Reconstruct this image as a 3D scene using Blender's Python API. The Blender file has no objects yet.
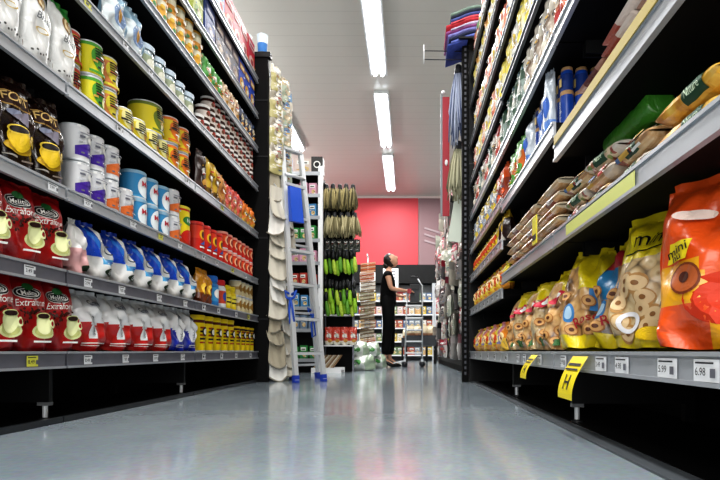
import bpy, math, random
from math import sin, cos, pi, sqrt, radians
from mathutils import Vector, Matrix
random.seed(7)
R = random.Random(11)
SC = bpy.context.scene
COL = SC.collection
F = 520.0; VX = 408.0; VY = 351.0; ZC = 0.25

# ---------------------------------------------------------------- materials
def lin(c):
    return tuple(((v/12.92) if v <= .04045 else ((v+.055)/1.055)**2.4) for v in c)
def hx(h):
    h = h.lstrip('#'); return lin(tuple(int(h[i:i+2], 16)/255 for i in (0, 2, 4)))
_M = {}
def mat(hexc, rough=.4, metal=0., coat=0., bump=0., bscale=40., emit=0., var=0., vscale=20., trans=0., alpha=1., name=None, spec=.5):
    key = (hexc, rough, metal, coat, bump, bscale, emit, var, vscale, trans, alpha, spec)
    if key in _M: return _M[key]
    m = bpy.data.materials.new(name or 'm_'+hexc.lstrip('#')); m.use_nodes = True
    nt = m.node_tree; b = nt.nodes['Principled BSDF']
    c = hx(hexc)
    b.inputs['Base Color'].default_value = (*c, 1)
    b.inputs['Roughness'].default_value = rough
    b.inputs['Metallic'].default_value = metal
    b.inputs['Coat Weight'].default_value = coat
    b.inputs['Coat Roughness'].default_value = .12
    b.inputs['Transmission Weight'].default_value = trans
    b.inputs['Alpha'].default_value = alpha
    b.inputs['Specular IOR Level'].default_value = spec
    if emit:
        b.inputs['Emission Color'].default_value = (*c, 1); b.inputs['Emission Strength'].default_value = emit
    tc = nt.nodes.new('ShaderNodeTexCoord')
    n = nt.nodes.new('ShaderNodeTexNoise'); n.inputs['Scale'].default_value = vscale if var else bscale
    n.inputs['Detail'].default_value = 3
    nt.links.new(tc.outputs['Object'], n.inputs['Vector'])
    if var:
        mx = nt.nodes.new('ShaderNodeMix'); mx.data_type = 'RGBA'
        nt.links.new(n.outputs['Fac'], mx.inputs['Factor'])
        mx.inputs[6].default_value = (*[v*(1-var) for v in c], 1)
        mx.inputs[7].default_value = (*[min(1, v*(1+var)) for v in c], 1)
        nt.links.new(mx.outputs[2], b.inputs['Base Color'])
    if bump:
        bn = nt.nodes.new('ShaderNodeTexNoise'); bn.inputs['Scale'].default_value = bscale; bn.inputs['Distortion'].default_value = .6
        nt.links.new(tc.outputs['Object'], bn.inputs['Vector'])
        bp = nt.nodes.new('ShaderNodeBump'); bp.inputs['Strength'].default_value = bump; bp.inputs['Distance'].default_value = .01
        nt.links.new(bn.outputs['Fac'], bp.inputs['Height']); nt.links.new(bp.outputs['Normal'], b.inputs['Normal'])
    _M[key] = m
    return m
def ramp_mat(name, kind, scale, stops, rough=.3, bump=.4, coat=.6, stretch=(1, 1, 1)):
    if name in _M: return _M[name]
    m = bpy.data.materials.new(name); m.use_nodes = True; nt = m.node_tree; b = nt.nodes['Principled BSDF']
    tc = nt.nodes.new('ShaderNodeTexCoord'); mp = nt.nodes.new('ShaderNodeMapping'); mp.inputs['Scale'].default_value = stretch
    nt.links.new(tc.outputs['Object'], mp.inputs['Vector'])
    if kind == 'voronoi':
        t = nt.nodes.new('ShaderNodeTexVoronoi'); out = 'Distance'; t.inputs['Scale'].default_value = scale
    elif kind == 'cells':
        t = nt.nodes.new('ShaderNodeTexVoronoi'); out = 'Color'; t.inputs['Scale'].default_value = scale
    else:
        t = nt.nodes.new('ShaderNodeTexNoise'); out = 'Fac'; t.inputs['Scale'].default_value = scale; t.inputs['Detail'].default_value = 4
    nt.links.new(mp.outputs['Vector'], t.inputs['Vector'])
    r = nt.nodes.new('ShaderNodeValToRGB'); e = r.color_ramp.elements
    while len(e) < len(stops): e.new(.5)
    for i, (p, c) in enumerate(stops):
        e[i].position = p; e[i].color = (*hx(c), 1)
    if kind == 'cells': r.color_ramp.interpolation = 'CONSTANT'
    nt.links.new(t.outputs[out], r.inputs['Fac']); nt.links.new(r.outputs['Color'], b.inputs['Base Color'])
    bp = nt.nodes.new('ShaderNodeBump'); bp.inputs['Strength'].default_value = bump; bp.inputs['Distance'].default_value = .008
    n2 = nt.nodes.new('ShaderNodeTexNoise'); n2.inputs['Scale'].default_value = 28; n2.inputs['Distortion'].default_value = 1.2
    nt.links.new(tc.outputs['Object'], n2.inputs['Vector']); nt.links.new(n2.outputs['Fac'], bp.inputs['Height'])
    nt.links.new(bp.outputs['Normal'], b.inputs['Normal'])
    b.inputs['Roughness'].default_value = rough; b.inputs['Coat Weight'].default_value = coat; b.inputs['Coat Roughness'].default_value = .15
    _M[name] = m
    return m
def film(c, **k):      # printed plastic film
    k.setdefault('rough', .3); k.setdefault('coat', .5); k.setdefault('bump', .35); k.setdefault('bscale', 30.)
    return mat(c, **k)
def ink(c): return mat(c, rough=.5, coat=.04, spec=.3)
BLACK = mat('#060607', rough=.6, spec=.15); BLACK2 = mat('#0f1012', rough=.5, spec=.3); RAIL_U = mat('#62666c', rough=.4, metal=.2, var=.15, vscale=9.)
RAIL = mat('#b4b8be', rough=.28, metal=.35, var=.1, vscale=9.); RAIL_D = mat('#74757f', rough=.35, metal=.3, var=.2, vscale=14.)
TAGW = mat('#e9ebee', rough=.45); TAGY = mat('#e0dd55', rough=.45); DARK = mat('#25262a', rough=.5)
ALU = mat('#d3d7db', rough=.38, metal=.35); WHITE = mat('#eceef0', rough=.45)

# ---------------------------------------------------------------- mesh helper
class MB:
    def __init__(s): s.v = []; s.f = []; s.m = []; s.mats = []; s.sm = []
    def mi(s, m):
        if m not in s.mats: s.mats.append(m)
        return s.mats.index(m)
    def add(s, vs, fs, m, smooth=False):
        o = len(s.v); s.v += [tuple(v) for v in vs]; k = s.mi(m)
        for f in fs: s.f.append(tuple(i+o for i in f)); s.m.append(k); s.sm.append(smooth)
    def box(s, x0, x1, y0, y1, z0, z1, m, M=None):
        vs = [Vector((x, y, z)) for x in (x0, x1) for y in (y0, y1) for z in (z0, z1)]
        if M: vs = [M @ v for v in vs]
        s.add(vs, [(0, 1, 3, 2), (4, 6, 7, 5), (0, 4, 5, 1), (2, 3, 7, 6), (0, 2, 6, 4), (1, 5, 7, 3)], m)
    def bar(s, a, b, w, h, m, up=(0, 0, 1)):
        a = Vector(a); b = Vector(b); d = (b-a); L = d.length; d.normalize(); u = Vector(up)
        x = d.cross(u)
        if x.length < 1e-4: x = d.cross(Vector((1, 0, 0)))
        x.normalize(); z = x.cross(d)
        vs = [p + x*sx*w/2 + z*sz*h/2 for p in (a, b) for sx, sz in ((-1, -1), (1, -1), (1, 1), (-1, 1))]
        s.add(vs, [(0, 1, 2, 3), (7, 6, 5, 4), (0, 4, 5, 1), (1, 5, 6, 2), (2, 6, 7, 3), (3, 7, 4, 0)], m)
    def tube(s, pts, r, m, n=8, cap=True):
        pts = [Vector(p) for p in pts]; vs = []; fs = []
        rs = r if isinstance(r, (list, tuple)) else [r]*len(pts)
        ref = None
        for i, p in enumerate(pts):
            d = (pts[min(i+1, len(pts)-1)] - pts[max(i-1, 0)]).normalized()
            if ref is None:
                ref = d.orthogonal().normalized()
            ref = (ref - d*ref.dot(d)).normalized(); q = d.cross(ref)
            for k in range(n):
                a = 2*pi*k/n; vs.append(p + (ref*cos(a)+q*sin(a))*rs[i])
        for i in range(len(pts)-1):
            for k in range(n):
                fs.append((i*n+k, i*n+(k+1) % n, (i+1)*n+(k+1) % n, (i+1)*n+k))
        if cap: fs.append(tuple(range(n-1, -1, -1))); fs.append(tuple((len(pts)-1)*n+k for k in range(n)))
        s.add(vs, fs, m, True)
    def lathe(s, prof, n=24, c=(0, 0, 0)):     # prof [(r,z,mat)] ; mat applies to band starting here
        for i in range(len(prof)-1):
            r0, z0, m = prof[i]; r1, z1 = prof[i+1][:2]
            vs = [(c[0]+r*cos(2*pi*k/n), c[1]+r*sin(2*pi*k/n), c[2]+z) for r, z in ((r0, z0), (r1, z1)) for k in range(n)]
            s.add(vs, [(k, (k+1) % n, n+(k+1) % n, n+k) for k in range(n)], m, True)
    def blob(s, c, r, m, n=10, M=None):
        rx, ry, rz = r if isinstance(r, (tuple, list)) else (r, r, r)
        vs = []; fs = []; h = n//2+1
        for i in range(h+1):
            t = pi*i/h
            for k in range(n):
                a = 2*pi*k/n; v = Vector((rx*sin(t)*cos(a), ry*sin(t)*sin(a), rz*cos(t)))
                if M: v = M @ v
                vs.append(v+Vector(c))
        for i in range(h):
            for k in range(n): fs.append((i*n+k, (i+1)*n+k, (i+1)*n+(k+1) % n, i*n+(k+1) % n))
        s.add(vs, fs, m, True)
    def build(s, name, parent=None, loc=None):
        me = bpy.data.meshes.new(name); me.from_pydata(s.v, [], s.f)
        for m in s.mats: me.materials.append(m)
        me.polygons.foreach_set('material_index', s.m); me.polygons.foreach_set('use_smooth', s.sm); me.update()
        o = bpy.data.objects.new(name, me); COL.objects.link(o)
        if parent: o.parent = parent
        if loc: o.location = loc
        return o
def tag(o, label, cat, group=None, kind=None):
    o['label'] = label; o['category'] = cat
    if group: o['group'] = group
    if kind: o['kind'] = kind
    return o
def struct(mb, name):
    o = mb.build(name); o['kind'] = 'structure'; return o
def empty(name, loc=(0, 0, 0), rz=0):
    o = bpy.data.objects.new(name, None); COL.objects.link(o); o.location = loc; o.rotation_euler[2] = rz; o.empty_display_size = .1
    return o
def copy_tree(o, parent=None):
    c = o.copy(); COL.objects.link(c)
    if parent: c.parent = parent
    for ch in list(o.children): copy_tree(ch, c)
    return c
ORD = ['first', 'second', 'third', 'fourth', 'fifth', 'sixth', 'seventh', 'eighth', 'ninth', 'tenth', 'eleventh', 'twelfth', 'thirteenth', 'fourteenth', 'fifteenth', 'sixteenth', 'seventeenth', 'eighteenth', 'nineteenth', 'twentieth', 'twenty-first', 'twenty-second', 'twenty-third', 'twenty-fourth']

# text glyph meshes in 2-D
_T = {}
def glyphs(txt, size, shear=0.):
    k = (txt, shear)
    if k not in _T:
        cu = bpy.data.curves.new('txt', 'FONT'); cu.body = txt; cu.align_x = 'CENTER'; cu.align_y = 'CENTER'; cu.size = 1; cu.shear = shear
        cu.resolution_u = 4; cu.offset = .004
        o = bpy.data.objects.new('txt', cu); COL.objects.link(o)
        dg = bpy.context.evaluated_depsgraph_get(); me = bpy.data.meshes.new_from_object(o.evaluated_get(dg))
        _T[k] = ([(v.co.x, v.co.y) for v in me.vertices], [tuple(p.vertices) for p in me.polygons])
        bpy.data.objects.remove(o); bpy.data.curves.remove(cu); bpy.data.meshes.remove(me)
    vs, fs = _T[k]
    return [(x*size, y*size) for x, y in vs], fs
class Print:            # artwork laid onto a surface function surf(x,z,eps)
    def __init__(s, surf): s.surf = surf; s.mb = MB(); s.lv = 1
    def _p(s, pts, fs, m, e=0.):
        s.mb.add([s.surf(x, z, .0012*s.lv+e) for x, z in pts], fs, m)
    def ell(s, cx, cz, rx, rz, m, rot=0., r0=0., n=20, a0=0, a1=2*pi):
        pts = []; rings = 4
        for j in range(rings+1):
            q = r0+(1-r0)*j/rings
            for k in range(n+1):
                a = a0+(a1-a0)*k/n; x = rx*q*cos(a); z = rz*q*sin(a)
                pts.append((cx+x*cos(rot)-z*sin(rot), cz+x*sin(rot)+z*cos(rot)))
        fs = [(j*(n+1)+k, j*(n+1)+k+1, (j+1)*(n+1)+k+1, (j+1)*(n+1)+k) for j in range(rings) for k in range(n)]
        s._p(pts, fs, m); s.lv += 1; return s
    def rect(s, x0, x1, z0, z1, m, n=8, sk=0.):
        pts = [(x0+(x1-x0)*i/n+sk*(j/n), z0+(z1-z0)*j/n) for j in range(n+1) for i in range(n+1)]
        s._p(pts, [(j*(n+1)+i, j*(n+1)+i+1, (j+1)*(n+1)+i+1, (j+1)*(n+1)+i) for j in range(n) for i in range(n)], m); s.lv += 1; return s
    def tri(s, a, b, c, m, n=8):
        pts = []; idx = {}
        for i in range(n+1):
            for j in range(n+1-i):
                idx[i, j] = len(pts); u = i/n; v = j/n
                pts.append((a[0]+(b[0]-a[0])*u+(c[0]-a[0])*v, a[1]+(b[1]-a[1])*u+(c[1]-a[1])*v))
        fs = []
        for i in range(n):
            for j in range(n-i):
                fs.append((idx[i, j], idx[i+1, j], idx[i, j+1]))
                if j < n-i-1: fs.append((idx[i+1, j], idx[i+1, j+1], idx[i, j+1]))
        s._p(pts, fs, m); s.lv += 1; return s
    def text(s, t, cx, cz, size, m, rot=0., sx=1., shear=0.):
        vs, fs = glyphs(t, size, shear)
        s._p([(cx+x*sx*cos(rot)-z*sin(rot), cz+x*sx*sin(rot)+z*cos(rot)) for x, z in vs], fs, m, .0006 if size < .04 else .0075); s.lv += 1; return s
    def build(s, name, parent): return s.mb.build(name, parent)

# ---------------------------------------------------------------- product prototypes (front faces -Y, base z=0, centred)
def bag(name, w, h, d, colfn, art=None, seed=1, taper=.12, wr=.004, nx=18, nz=24, lean_top=0., seal=True, ear=0., shear=0., flat=False):
    rr = random.Random(seed); ph = [rr.uniform(0, 6.28) for _ in range(8)]
    def half(u, v):
        a = max(0., 1-abs(u)**2.6)**.55
        b = (.72+.5*min(1, v/.22)*(1-.25*min(1, v/.22))) if v < .35 else 1.09*max(0, 1-((v-.35)/.62)**2.4)**.75
        if flat: a = max(0., 1-abs(u)**5)**.5; b = .9+.1*min(1, v/.1) if v < .8 else max(0, 1-((v-.8)/.19)**2)**.6
        return d/2*a*min(1.05, b)
    def pos(x, z, side, e=0.):
        u = max(-1, min(1, 2*x/w)); v = max(0, min(1, z/h))
        ww = 1-taper*max(0, (v-.35)/.65)**1.5+.03*sin(v*9+ph[0])-.06*max(0, (.06-v)/.06)
        t = half(u, v)
        wrn = wr*(sin(u*7+v*6+ph[1])+sin(u*4-v*11+ph[2])+.7*sin(v*17+u*5+ph[3])+.6*abs(sin(u*9-v*8+ph[5]))*2*v)*(.35+min(1., t/(d*.25+1e-6))*.65)
        y = -(t+wrn+e) if side else (t+.3*wrn)
        zz = z*(1+.0*u) + ear*h*max(0, v-.8)*5*(u if ear > 0 else -u)*.5
        return (x*ww+shear*v*v*h, y+lean_top*v*v, zz + (.012*abs(u)**2 if v < .1 else 0))
    mb = MB()
    for side in (1, 0):
        for j in range(nz):
            for i in range(nx):
                q = [(-w/2+w*(i+a)/nx, h*(j+b)/nz) for a, b in ((0, 0), (1, 0), (1, 1), (0, 1))]
                m = colfn(2*(q[0][0]+w/nx/2)/w, (q[0][1]+h/nz/2)/h) if side else colfn(.98, (j+.5)/nz)
                P = [pos(x, z, side) for x, z in q]
                mb.add(P, [(0, 1, 2, 3) if side else (3, 2, 1, 0)], m, True)
    # weld
    import itertools
    key = {}; nv = []; remap = []
    for v in mb.v:
        k = (round(v[0], 5), round(v[1], 5), round(v[2], 5))
        if k not in key: key[k] = len(nv); nv.append(v)
        remap.append(key[k])
    mb.v = nv; mb.f = [tuple(remap[i] for i in f) for f in mb.f]
    keep = [i for i, f in enumerate(mb.f) if len(set(f)) == 4]
    mb.f = [mb.f[i] for i in keep]; mb.m = [mb.m[i] for i in keep]; mb.sm = [mb.sm[i] for i in keep]
    # bottom closure
    n = nx
    bot = [pos(-w/2+w*i/n, 0, 1) for i in range(n+1)]+[pos(w/2-w*i/n, 0, 0) for i in range(n+1)]
    mb.add(bot, [tuple(range(len(bot)))[::-1]], colfn(0, .01))
    o = mb.build(name)
    if seal:
        sb = MB(); m = colfn(0, .99); N = 14
        vs = []
        for i in range(N+1):
            x = -w/2*.9+w*.9*i/N; p = pos(x, h*.985, 1)
            for zz, yy in ((0, 0), (.018, .006*sin(i*1.3+ph[4]))): vs.append((p[0]*(1+zz), p[1]+yy, p[2]+zz))
        sb.add(vs, [(2*i, 2*i+2, 2*i+3, 2*i+1) for i in range(N)], m, True)
        sb.build('top_seal', o)
    if art:
        pr = Print(lambda x, z, e: pos(x, z, 1, e)); art(pr); pr.build('front_print', o)
    o['w'] = w; o['h'] = h; o['d'] = d
    return o
def tin(name, r, h, prof, art=None, lid=None, n=26):
    mb = MB(); z = 0; P = [(0, 0, ALU), (r*.96, 0, ALU), (r, .004, ALU), (r*.985, .008, prof[0][1])]
    last = .008
    for frac, m in prof: P.append((r*.985, max(.008, frac*h), m))
    # prof: list of (start fraction, mat)
    top = lid if lid else ALU
    P += [(r*.985, h-.006, ALU), (r, h-.003, ALU), (r*.97, h, top), (r*.9, h-.003, top), (0, h-.003, top)]
    mb.lathe(P, n); o = mb.build(name)
    if lid:
        lb = MB(); lb.lathe([(r*1.02, h-.012, lid), (r*1.03, h+.001, lid), (r*.98, h+.004, lid), (r*.5, h+.003, lid), (0, h+.003, lid)], n); lb.build('lid', o)
    if art:
        def cyl(x, z, e): a = x/r; rr = r*.985+e; return (rr*sin(a), -rr*cos(a), z)
        pr = Print(cyl); art(pr); pr.build('label_print', o)
    o['w'] = 2*r; o['h'] = h+.002; o['d'] = 2*r
    return o
def carton(name, w, h, d, m, art=None, side=None, tops=None):
    mb = MB(); b = .002
    mb.box(-w/2, w/2, -d/2, d/2, 0, h, m)
    mb.m[:2] = [mb.mi(side or m)]*2; mb.m[5] = mb.mi(tops or m)
    o = mb.build(name)
    fl = MB(); fl.box(-w/2+.004, w/2-.004, -d/2+.003, d/2*.1, h, h+.0015, tops or m); fl.build('top_flap', o)
    if art:
        pr = Print(lambda x, z, e: (x, -d/2-e, z)); art(pr); pr.build('front_print', o)
    o['w'] = w; o['h'] = h; o['d'] = d
    return o
def jar(name, r, h, body, lidm, lab=None, art=None, neck=.8):
    mb = MB(); mb.lathe([(0, 0, body), (r*.85, 0, body), (r, .008, body), (r, h*.18, lab or body), (r, h*.62, body), (r*.97, h*.7, body), (r*neck, h*.8, body), (r*neck, h*.84, body), (0, h*.84, body)], 22)
    o = mb.build(name)
    lb = MB(); lb.lathe([(r*neck*1.12, h*.8, lidm), (r*neck*1.15, h*.97, lidm), (r*neck*1.05, h, lidm), (0, h, lidm)], 22); lb.build('lid', o)
    if art:
        def cyl(x, z, e): a = x/r; return ((r+e)*sin(a), -(r+e)*cos(a), z)
        pr = Print(cyl); art(pr); pr.build('label_print', o)
    o['w'] = 2*r; o['h'] = h; o['d'] = 2*r
    return o
LABELS = {}
PROTOS = set(); HOLD = []
def place(proto, x, y, z, rz, label, cat, group, sc=(1, 1, 1), tilt=(0, 0)):
    o = copy_tree(proto); HOLD.append(proto)
    o.location = (x, y, z); o.rotation_euler = (tilt[0], tilt[1], rz); o.scale = sc
    for k in ('w', 'h', 'd'):
        if k in o: del o[k]
    tag(o, label, cat, group)
    return o
def row(protos, side, T, Ya, Yb, look, cat, group, layers=1, n=None, X=None, lean=0., jit=.004, behind=0, rotj=.03, lay=None, end='the near end', gap=.985, z0=0., turn=0.):
    """one product facing along a shelf, side -1 left / +1 right"""
    if not isinstance(protos, (list, tuple)): protos = [protos]
    if side < 0:
        g = lambda y: y*1.04 if y < 3 else 3.12+(y-3)*.93
        Ya, Yb = g(Ya), g(Yb)
    p = protos[0]; w = p['w']; L = Yb-Ya; n = n or max(1, round(L/w)); sp = L/n
    for i in range(n):
        pr = protos[i % len(protos)]; s = min(1.12, max(.55, sp*gap/pr['w']))
        xf = (X if X is not None else (-1.215 if side < 0 else .515))
        nl = lay[i] if lay else layers
        for b in range(behind+1):
            for l in range(nl):
                pr = protos[(i+l*2+b) % len(protos)] if len(protos) > 1 and lay is None and nl == 1 else pr
                y = Ya+sp*(i+.5); round_ = abs(pr['w']-pr['d']) < 1e-5
                sc = (s, s if round_ else 1, 1)
                x = xf + side*(pr['d']*sc[1]*.52 + b*pr['d']*1.05+R.uniform(0, jit))
                lb = look
                if b: lb += ' in the row behind'
                if nl > 1: lb += ', ' + (['lower', 'upper'][l] if nl == 2 else ['bottom', 'middle', 'top', 'topmost'][l]) + ' tier'
                if n > 1: lb += f', {ORD[i]} from {end}' if len(lb.split()) < 13 else (f', {ORD[i]} along' if len(lb.split()) < 15 else f' {ORD[i]}')
                while len(lb.split()) > 16: lb = lb.replace(' in the row behind', ' behind', 1) if ' in the row behind' in lb else lb.replace(' with', '', 1) if ' with' in lb else lb.replace(' on the', ' on', 1)
                place(pr, x, y, T+z0+.001+l*(pr['h']+.001), (pi/2-turn if side < 0 else -pi/2+turn)+R.uniform(-rotj, rotj), lb, cat, group,
                      sc, tilt=(lean, 0))

# ================================================================ ROOM
# ---- floor
def floor_mat():
    m = bpy.data.materials.new('polished_floor'); m.use_nodes = True; nt = m.node_tree; b = nt.nodes['Principled BSDF']
    tc = nt.nodes.new('ShaderNodeTexCoord')
    n1 = nt.nodes.new('ShaderNodeTexNoise'); n1.inputs['Scale'].default_value = 1.3; n1.inputs['Detail'].default_value = 6
    n2 = nt.nodes.new('ShaderNodeTexNoise'); n2.inputs['Scale'].default_value = 60; n2.inputs['Detail'].default_value = 3
    for n in (n1, n2): nt.links.new(tc.outputs['Object'], n.inputs['Vector'])
    r = nt.nodes.new('ShaderNodeValToRGB'); r.color_ramp.elements[0].position = .3; r.color_ramp.elements[1].position = .72
    r.color_ramp.elements[0].color = (*hx('#84909a'), 1); r.color_ramp.elements[1].color = (*hx('#a3adb3'), 1)
    nt.links.new(n1.outputs['Fac'], r.inputs['Fac'])
    mx = nt.nodes.new('ShaderNodeMix'); mx.data_type = 'RGBA'; mx.blend_type = 'OVERLAY'; mx.inputs['Factor'].default_value = .25
    nt.links.new(r.outputs['Color'], mx.inputs[6]); nt.links.new(n2.outputs['Color'], mx.inputs[7]); nt.links.new(mx.outputs[2], b.inputs['Base Color'])
    r2 = nt.nodes.new('ShaderNodeMapRange'); r2.inputs['To Min'].default_value = .05; r2.inputs['To Max'].default_value = .2
    n3 = nt.nodes.new('ShaderNodeTexNoise'); n3.inputs['Scale'].default_value = 9; n3.inputs['Detail'].default_value = 5
    nt.links.new(tc.outputs['Object'], n3.inputs['Vector']); nt.links.new(n3.outputs['Fac'], r2.inputs['Value']); nt.links.new(r2.outputs['Result'], b.inputs['Roughness'])
    bp = nt.nodes.new('ShaderNodeBump'); bp.inputs['Strength'].default_value = .05; bp.inputs['Distance'].default_value = .01
    nt.links.new(n3.outputs['Fac'], bp.inputs['Height']); nt.links.new(bp.outputs['Normal'], b.inputs['Normal'])
    b.inputs['Specular IOR Level'].default_value = .6
    return m
XL, XR, YN, YF, H = -8., 8., -4., 14.3, 4.5
mb = MB(); mb.box(XL, XR, YN, YF, -.05, 0, floor_mat()); struct(mb, 'floor')
def ceil_mat():
    m = bpy.data.materials.new('ribbed_ceiling'); m.use_nodes = True; nt = m.node_tree; b = nt.nodes['Principled BSDF']
    tc = nt.nodes.new('ShaderNodeTexCoord'); sp = nt.nodes.new('ShaderNodeSeparateXYZ'); nt.links.new(tc.outputs['Object'], sp.inputs[0])
    mt = nt.nodes.new('ShaderNodeMath'); mt.operation = 'FRACT'; ms = nt.nodes.new('ShaderNodeMath'); ms.operation = 'MULTIPLY'; ms.inputs[1].default_value = 4.
    nt.links.new(sp.outputs['Y'], ms.inputs[0]); nt.links.new(ms.outputs[0], mt.inputs[0])
    r = nt.nodes.new('ShaderNodeValToRGB'); e = r.color_ramp.elements; e[0].position = 0; e[0].color = (*hx('#bab7b0'), 1); e[1].position = .06; e[1].color = (*hx('#cdcac2'), 1)
    nt.links.new(mt.outputs[0], r.inputs['Fac'])
    n = nt.nodes.new('ShaderNodeTexNoise'); n.inputs['Scale'].default_value = .8; n.inputs['Detail'].default_value = 3; nt.links.new(tc.outputs['Object'], n.inputs['Vector'])
    mx = nt.nodes.new('ShaderNodeMix'); mx.data_type = 'RGBA'; mx.blend_type = 'SOFT_LIGHT'; mx.inputs['Factor'].default_value = .3
    nt.links.new(r.outputs['Color'], mx.inputs[6]); nt.links.new(n.outputs['Color'], mx.inputs[7])
    nt.links.new(r.outputs['Color'], b.inputs['Base Color'])
    bp = nt.nodes.new('ShaderNodeBump'); bp.inputs['Strength'].default_value = .1; bp.inputs['Distance'].default_value = .01
    nt.links.new(mt.outputs[0], bp.inputs['Height'])
    b.inputs['Roughness'].default_value = .38; b.inputs['Specular IOR Level'].default_value = .6
    return m
mb = MB(); mb.box(XL, XR, YN, YF, H, H+.05, ceil_mat()); struct(mb, 'ceiling')
WALLC = mat('#c9c6c0', rough=.7); REDW = mat('#c9464f', rough=.6, var=.05, vscale=1.)
mb = MB(); mb.box(XL, XR, YF, YF+.1, 0, H, WALLC)
struct(mb, 'wall_back')
mb = MB(); mb.box(XL-.1, XL, YN, YF, 0, H, WALLC); struct(mb, 'wall_left')
mb = MB(); mb.box(XR, XR+.1, YN, YF, 0, H, WALLC); struct(mb, 'wall_right')
mb = MB(); mb.box(XL, XR, YN-.1, YN, 0, H, WALLC); struct(mb, 'wall_front')
# coloured cladding high on the back wall
mb = MB(); mb.box(-6, .28, YF-.04, YF-.002, 2.45, H-.06, REDW); struct(mb, 'trim_1')
mb = MB(); mb.box(.29, 6, YF-.04, YF-.002, 2.45, H-.06, mat('#8f7377', rough=.6, var=.05, vscale=2.)); struct(mb, 'trim_2')
mb = MB(); mb.box(-6, 6, YF-.05, YF-.002, H-.06, H-.001, mat('#d9c9c4', rough=.5)); struct(mb, 'trim_3')
FX = MB()
for k in range(3): FX.bar((.45, YF-.06, 3.62-.17*k), (1.15, YF-.06, 3.40-.17*k), .01, .05, mat('#a9969a', rough=.5))
struct(FX, 'trim_4')
# black fascia over the far shelving
mb = MB(); mb.box(-5, 5, YF-.75, YF-.05, 2.02, 2.5, BLACK2); o = struct(mb, 'trim_5')

# ---- lights
GLOW = mat('#f4f8ff', emit=11., rough=.4); HOUS = mat('#d6d8d8', rough=.4)
def fixture(x, y0, y1, label):
    e = empty('ceiling_light', (x, (y0+y1)/2, H)); L = (y1-y0)/2
    tag(e, label, 'light', 'strip lights on the ceiling')
    m = MB(); m.box(-.12, .12, -L-.02, L+.02, -.05, 0, HOUS); m.box(-.13, -.105, -L-.02, L+.02, -.085, -.05, HOUS); m.box(.105, .13, -L-.02, L+.02, -.085, -.05, HOUS); m.build('housing', e)
    for s in (-1, 1):
        t = MB(); t.tube([(s*.055, -L, -.075), (s*.055, L, -.075)], .032, GLOW, 10); t.build('tube', e)
    return e
fixture(-.44, 5.6, 7.85, 'nearest of the three centre strip lights, cut by the top edge')
fixture(-.44, 8.5, 10.6, 'middle of the three centre strip lights on the grey ceiling')
fixture(-.44, 11.2, 13.5, 'farthest of the three centre strip lights, before the red wall')
fixture(-2.25, 8.3, 10.8, 'strip light on the ceiling left, half hidden by the shelving')
def area(x, y, z, sx, sy, P, rot=(0, 0, 0), col=(1, .985, .96)):
    l = bpy.data.lights.new('store_or_fill_lamp', 'AREA'); l.shape = 'RECTANGLE'; l.size = sx; l.size_y = sy; l.energy = P; l.color = col
    o = bpy.data.objects.new('store_or_fill_lamp', l); COL.objects.link(o); o.location = (x, y, z); o.rotation_euler = rot
    return o
for y, pw in ((-2.2, 110), (.4, 85), (3.0, 42), (6.7, 85), (9.5, 105), (12.3, 105)): area(-.44, y, H-.12, .3, 2.2, pw)
for y in (.5, 4, 9.5, 12.5):
    area(-2.9, y, H-.12, .3, 2.2, 60); area(2.6, y, H-.12, .3, 2.2, 60)
# added up-pointing fill over the side aisles, unseen, to brighten the ceiling
for x, y in ((-3.4, 2), (-3.4, 7), (-3.6, 11.5), (3.4, 2), (3.4, 7), (3.6, 11.5)): area(x, y, 3.1, .5, 3.5, 48, rot=(pi, 0, 0))
# added fill behind the camera, lighting the shelf faces more horizontally
area(-.4, -3.4, 2.2, 5., 3.8, 230, rot=(radians(90), 0, 0))
w = bpy.data.worlds.new('World'); SC.world = w; w.use_nodes = True
w.node_tree.nodes['Background'].inputs[0].default_value = (.6, .65, .7, 1); w.node_tree.nodes['Background'].inputs[1].default_value = .3

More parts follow.
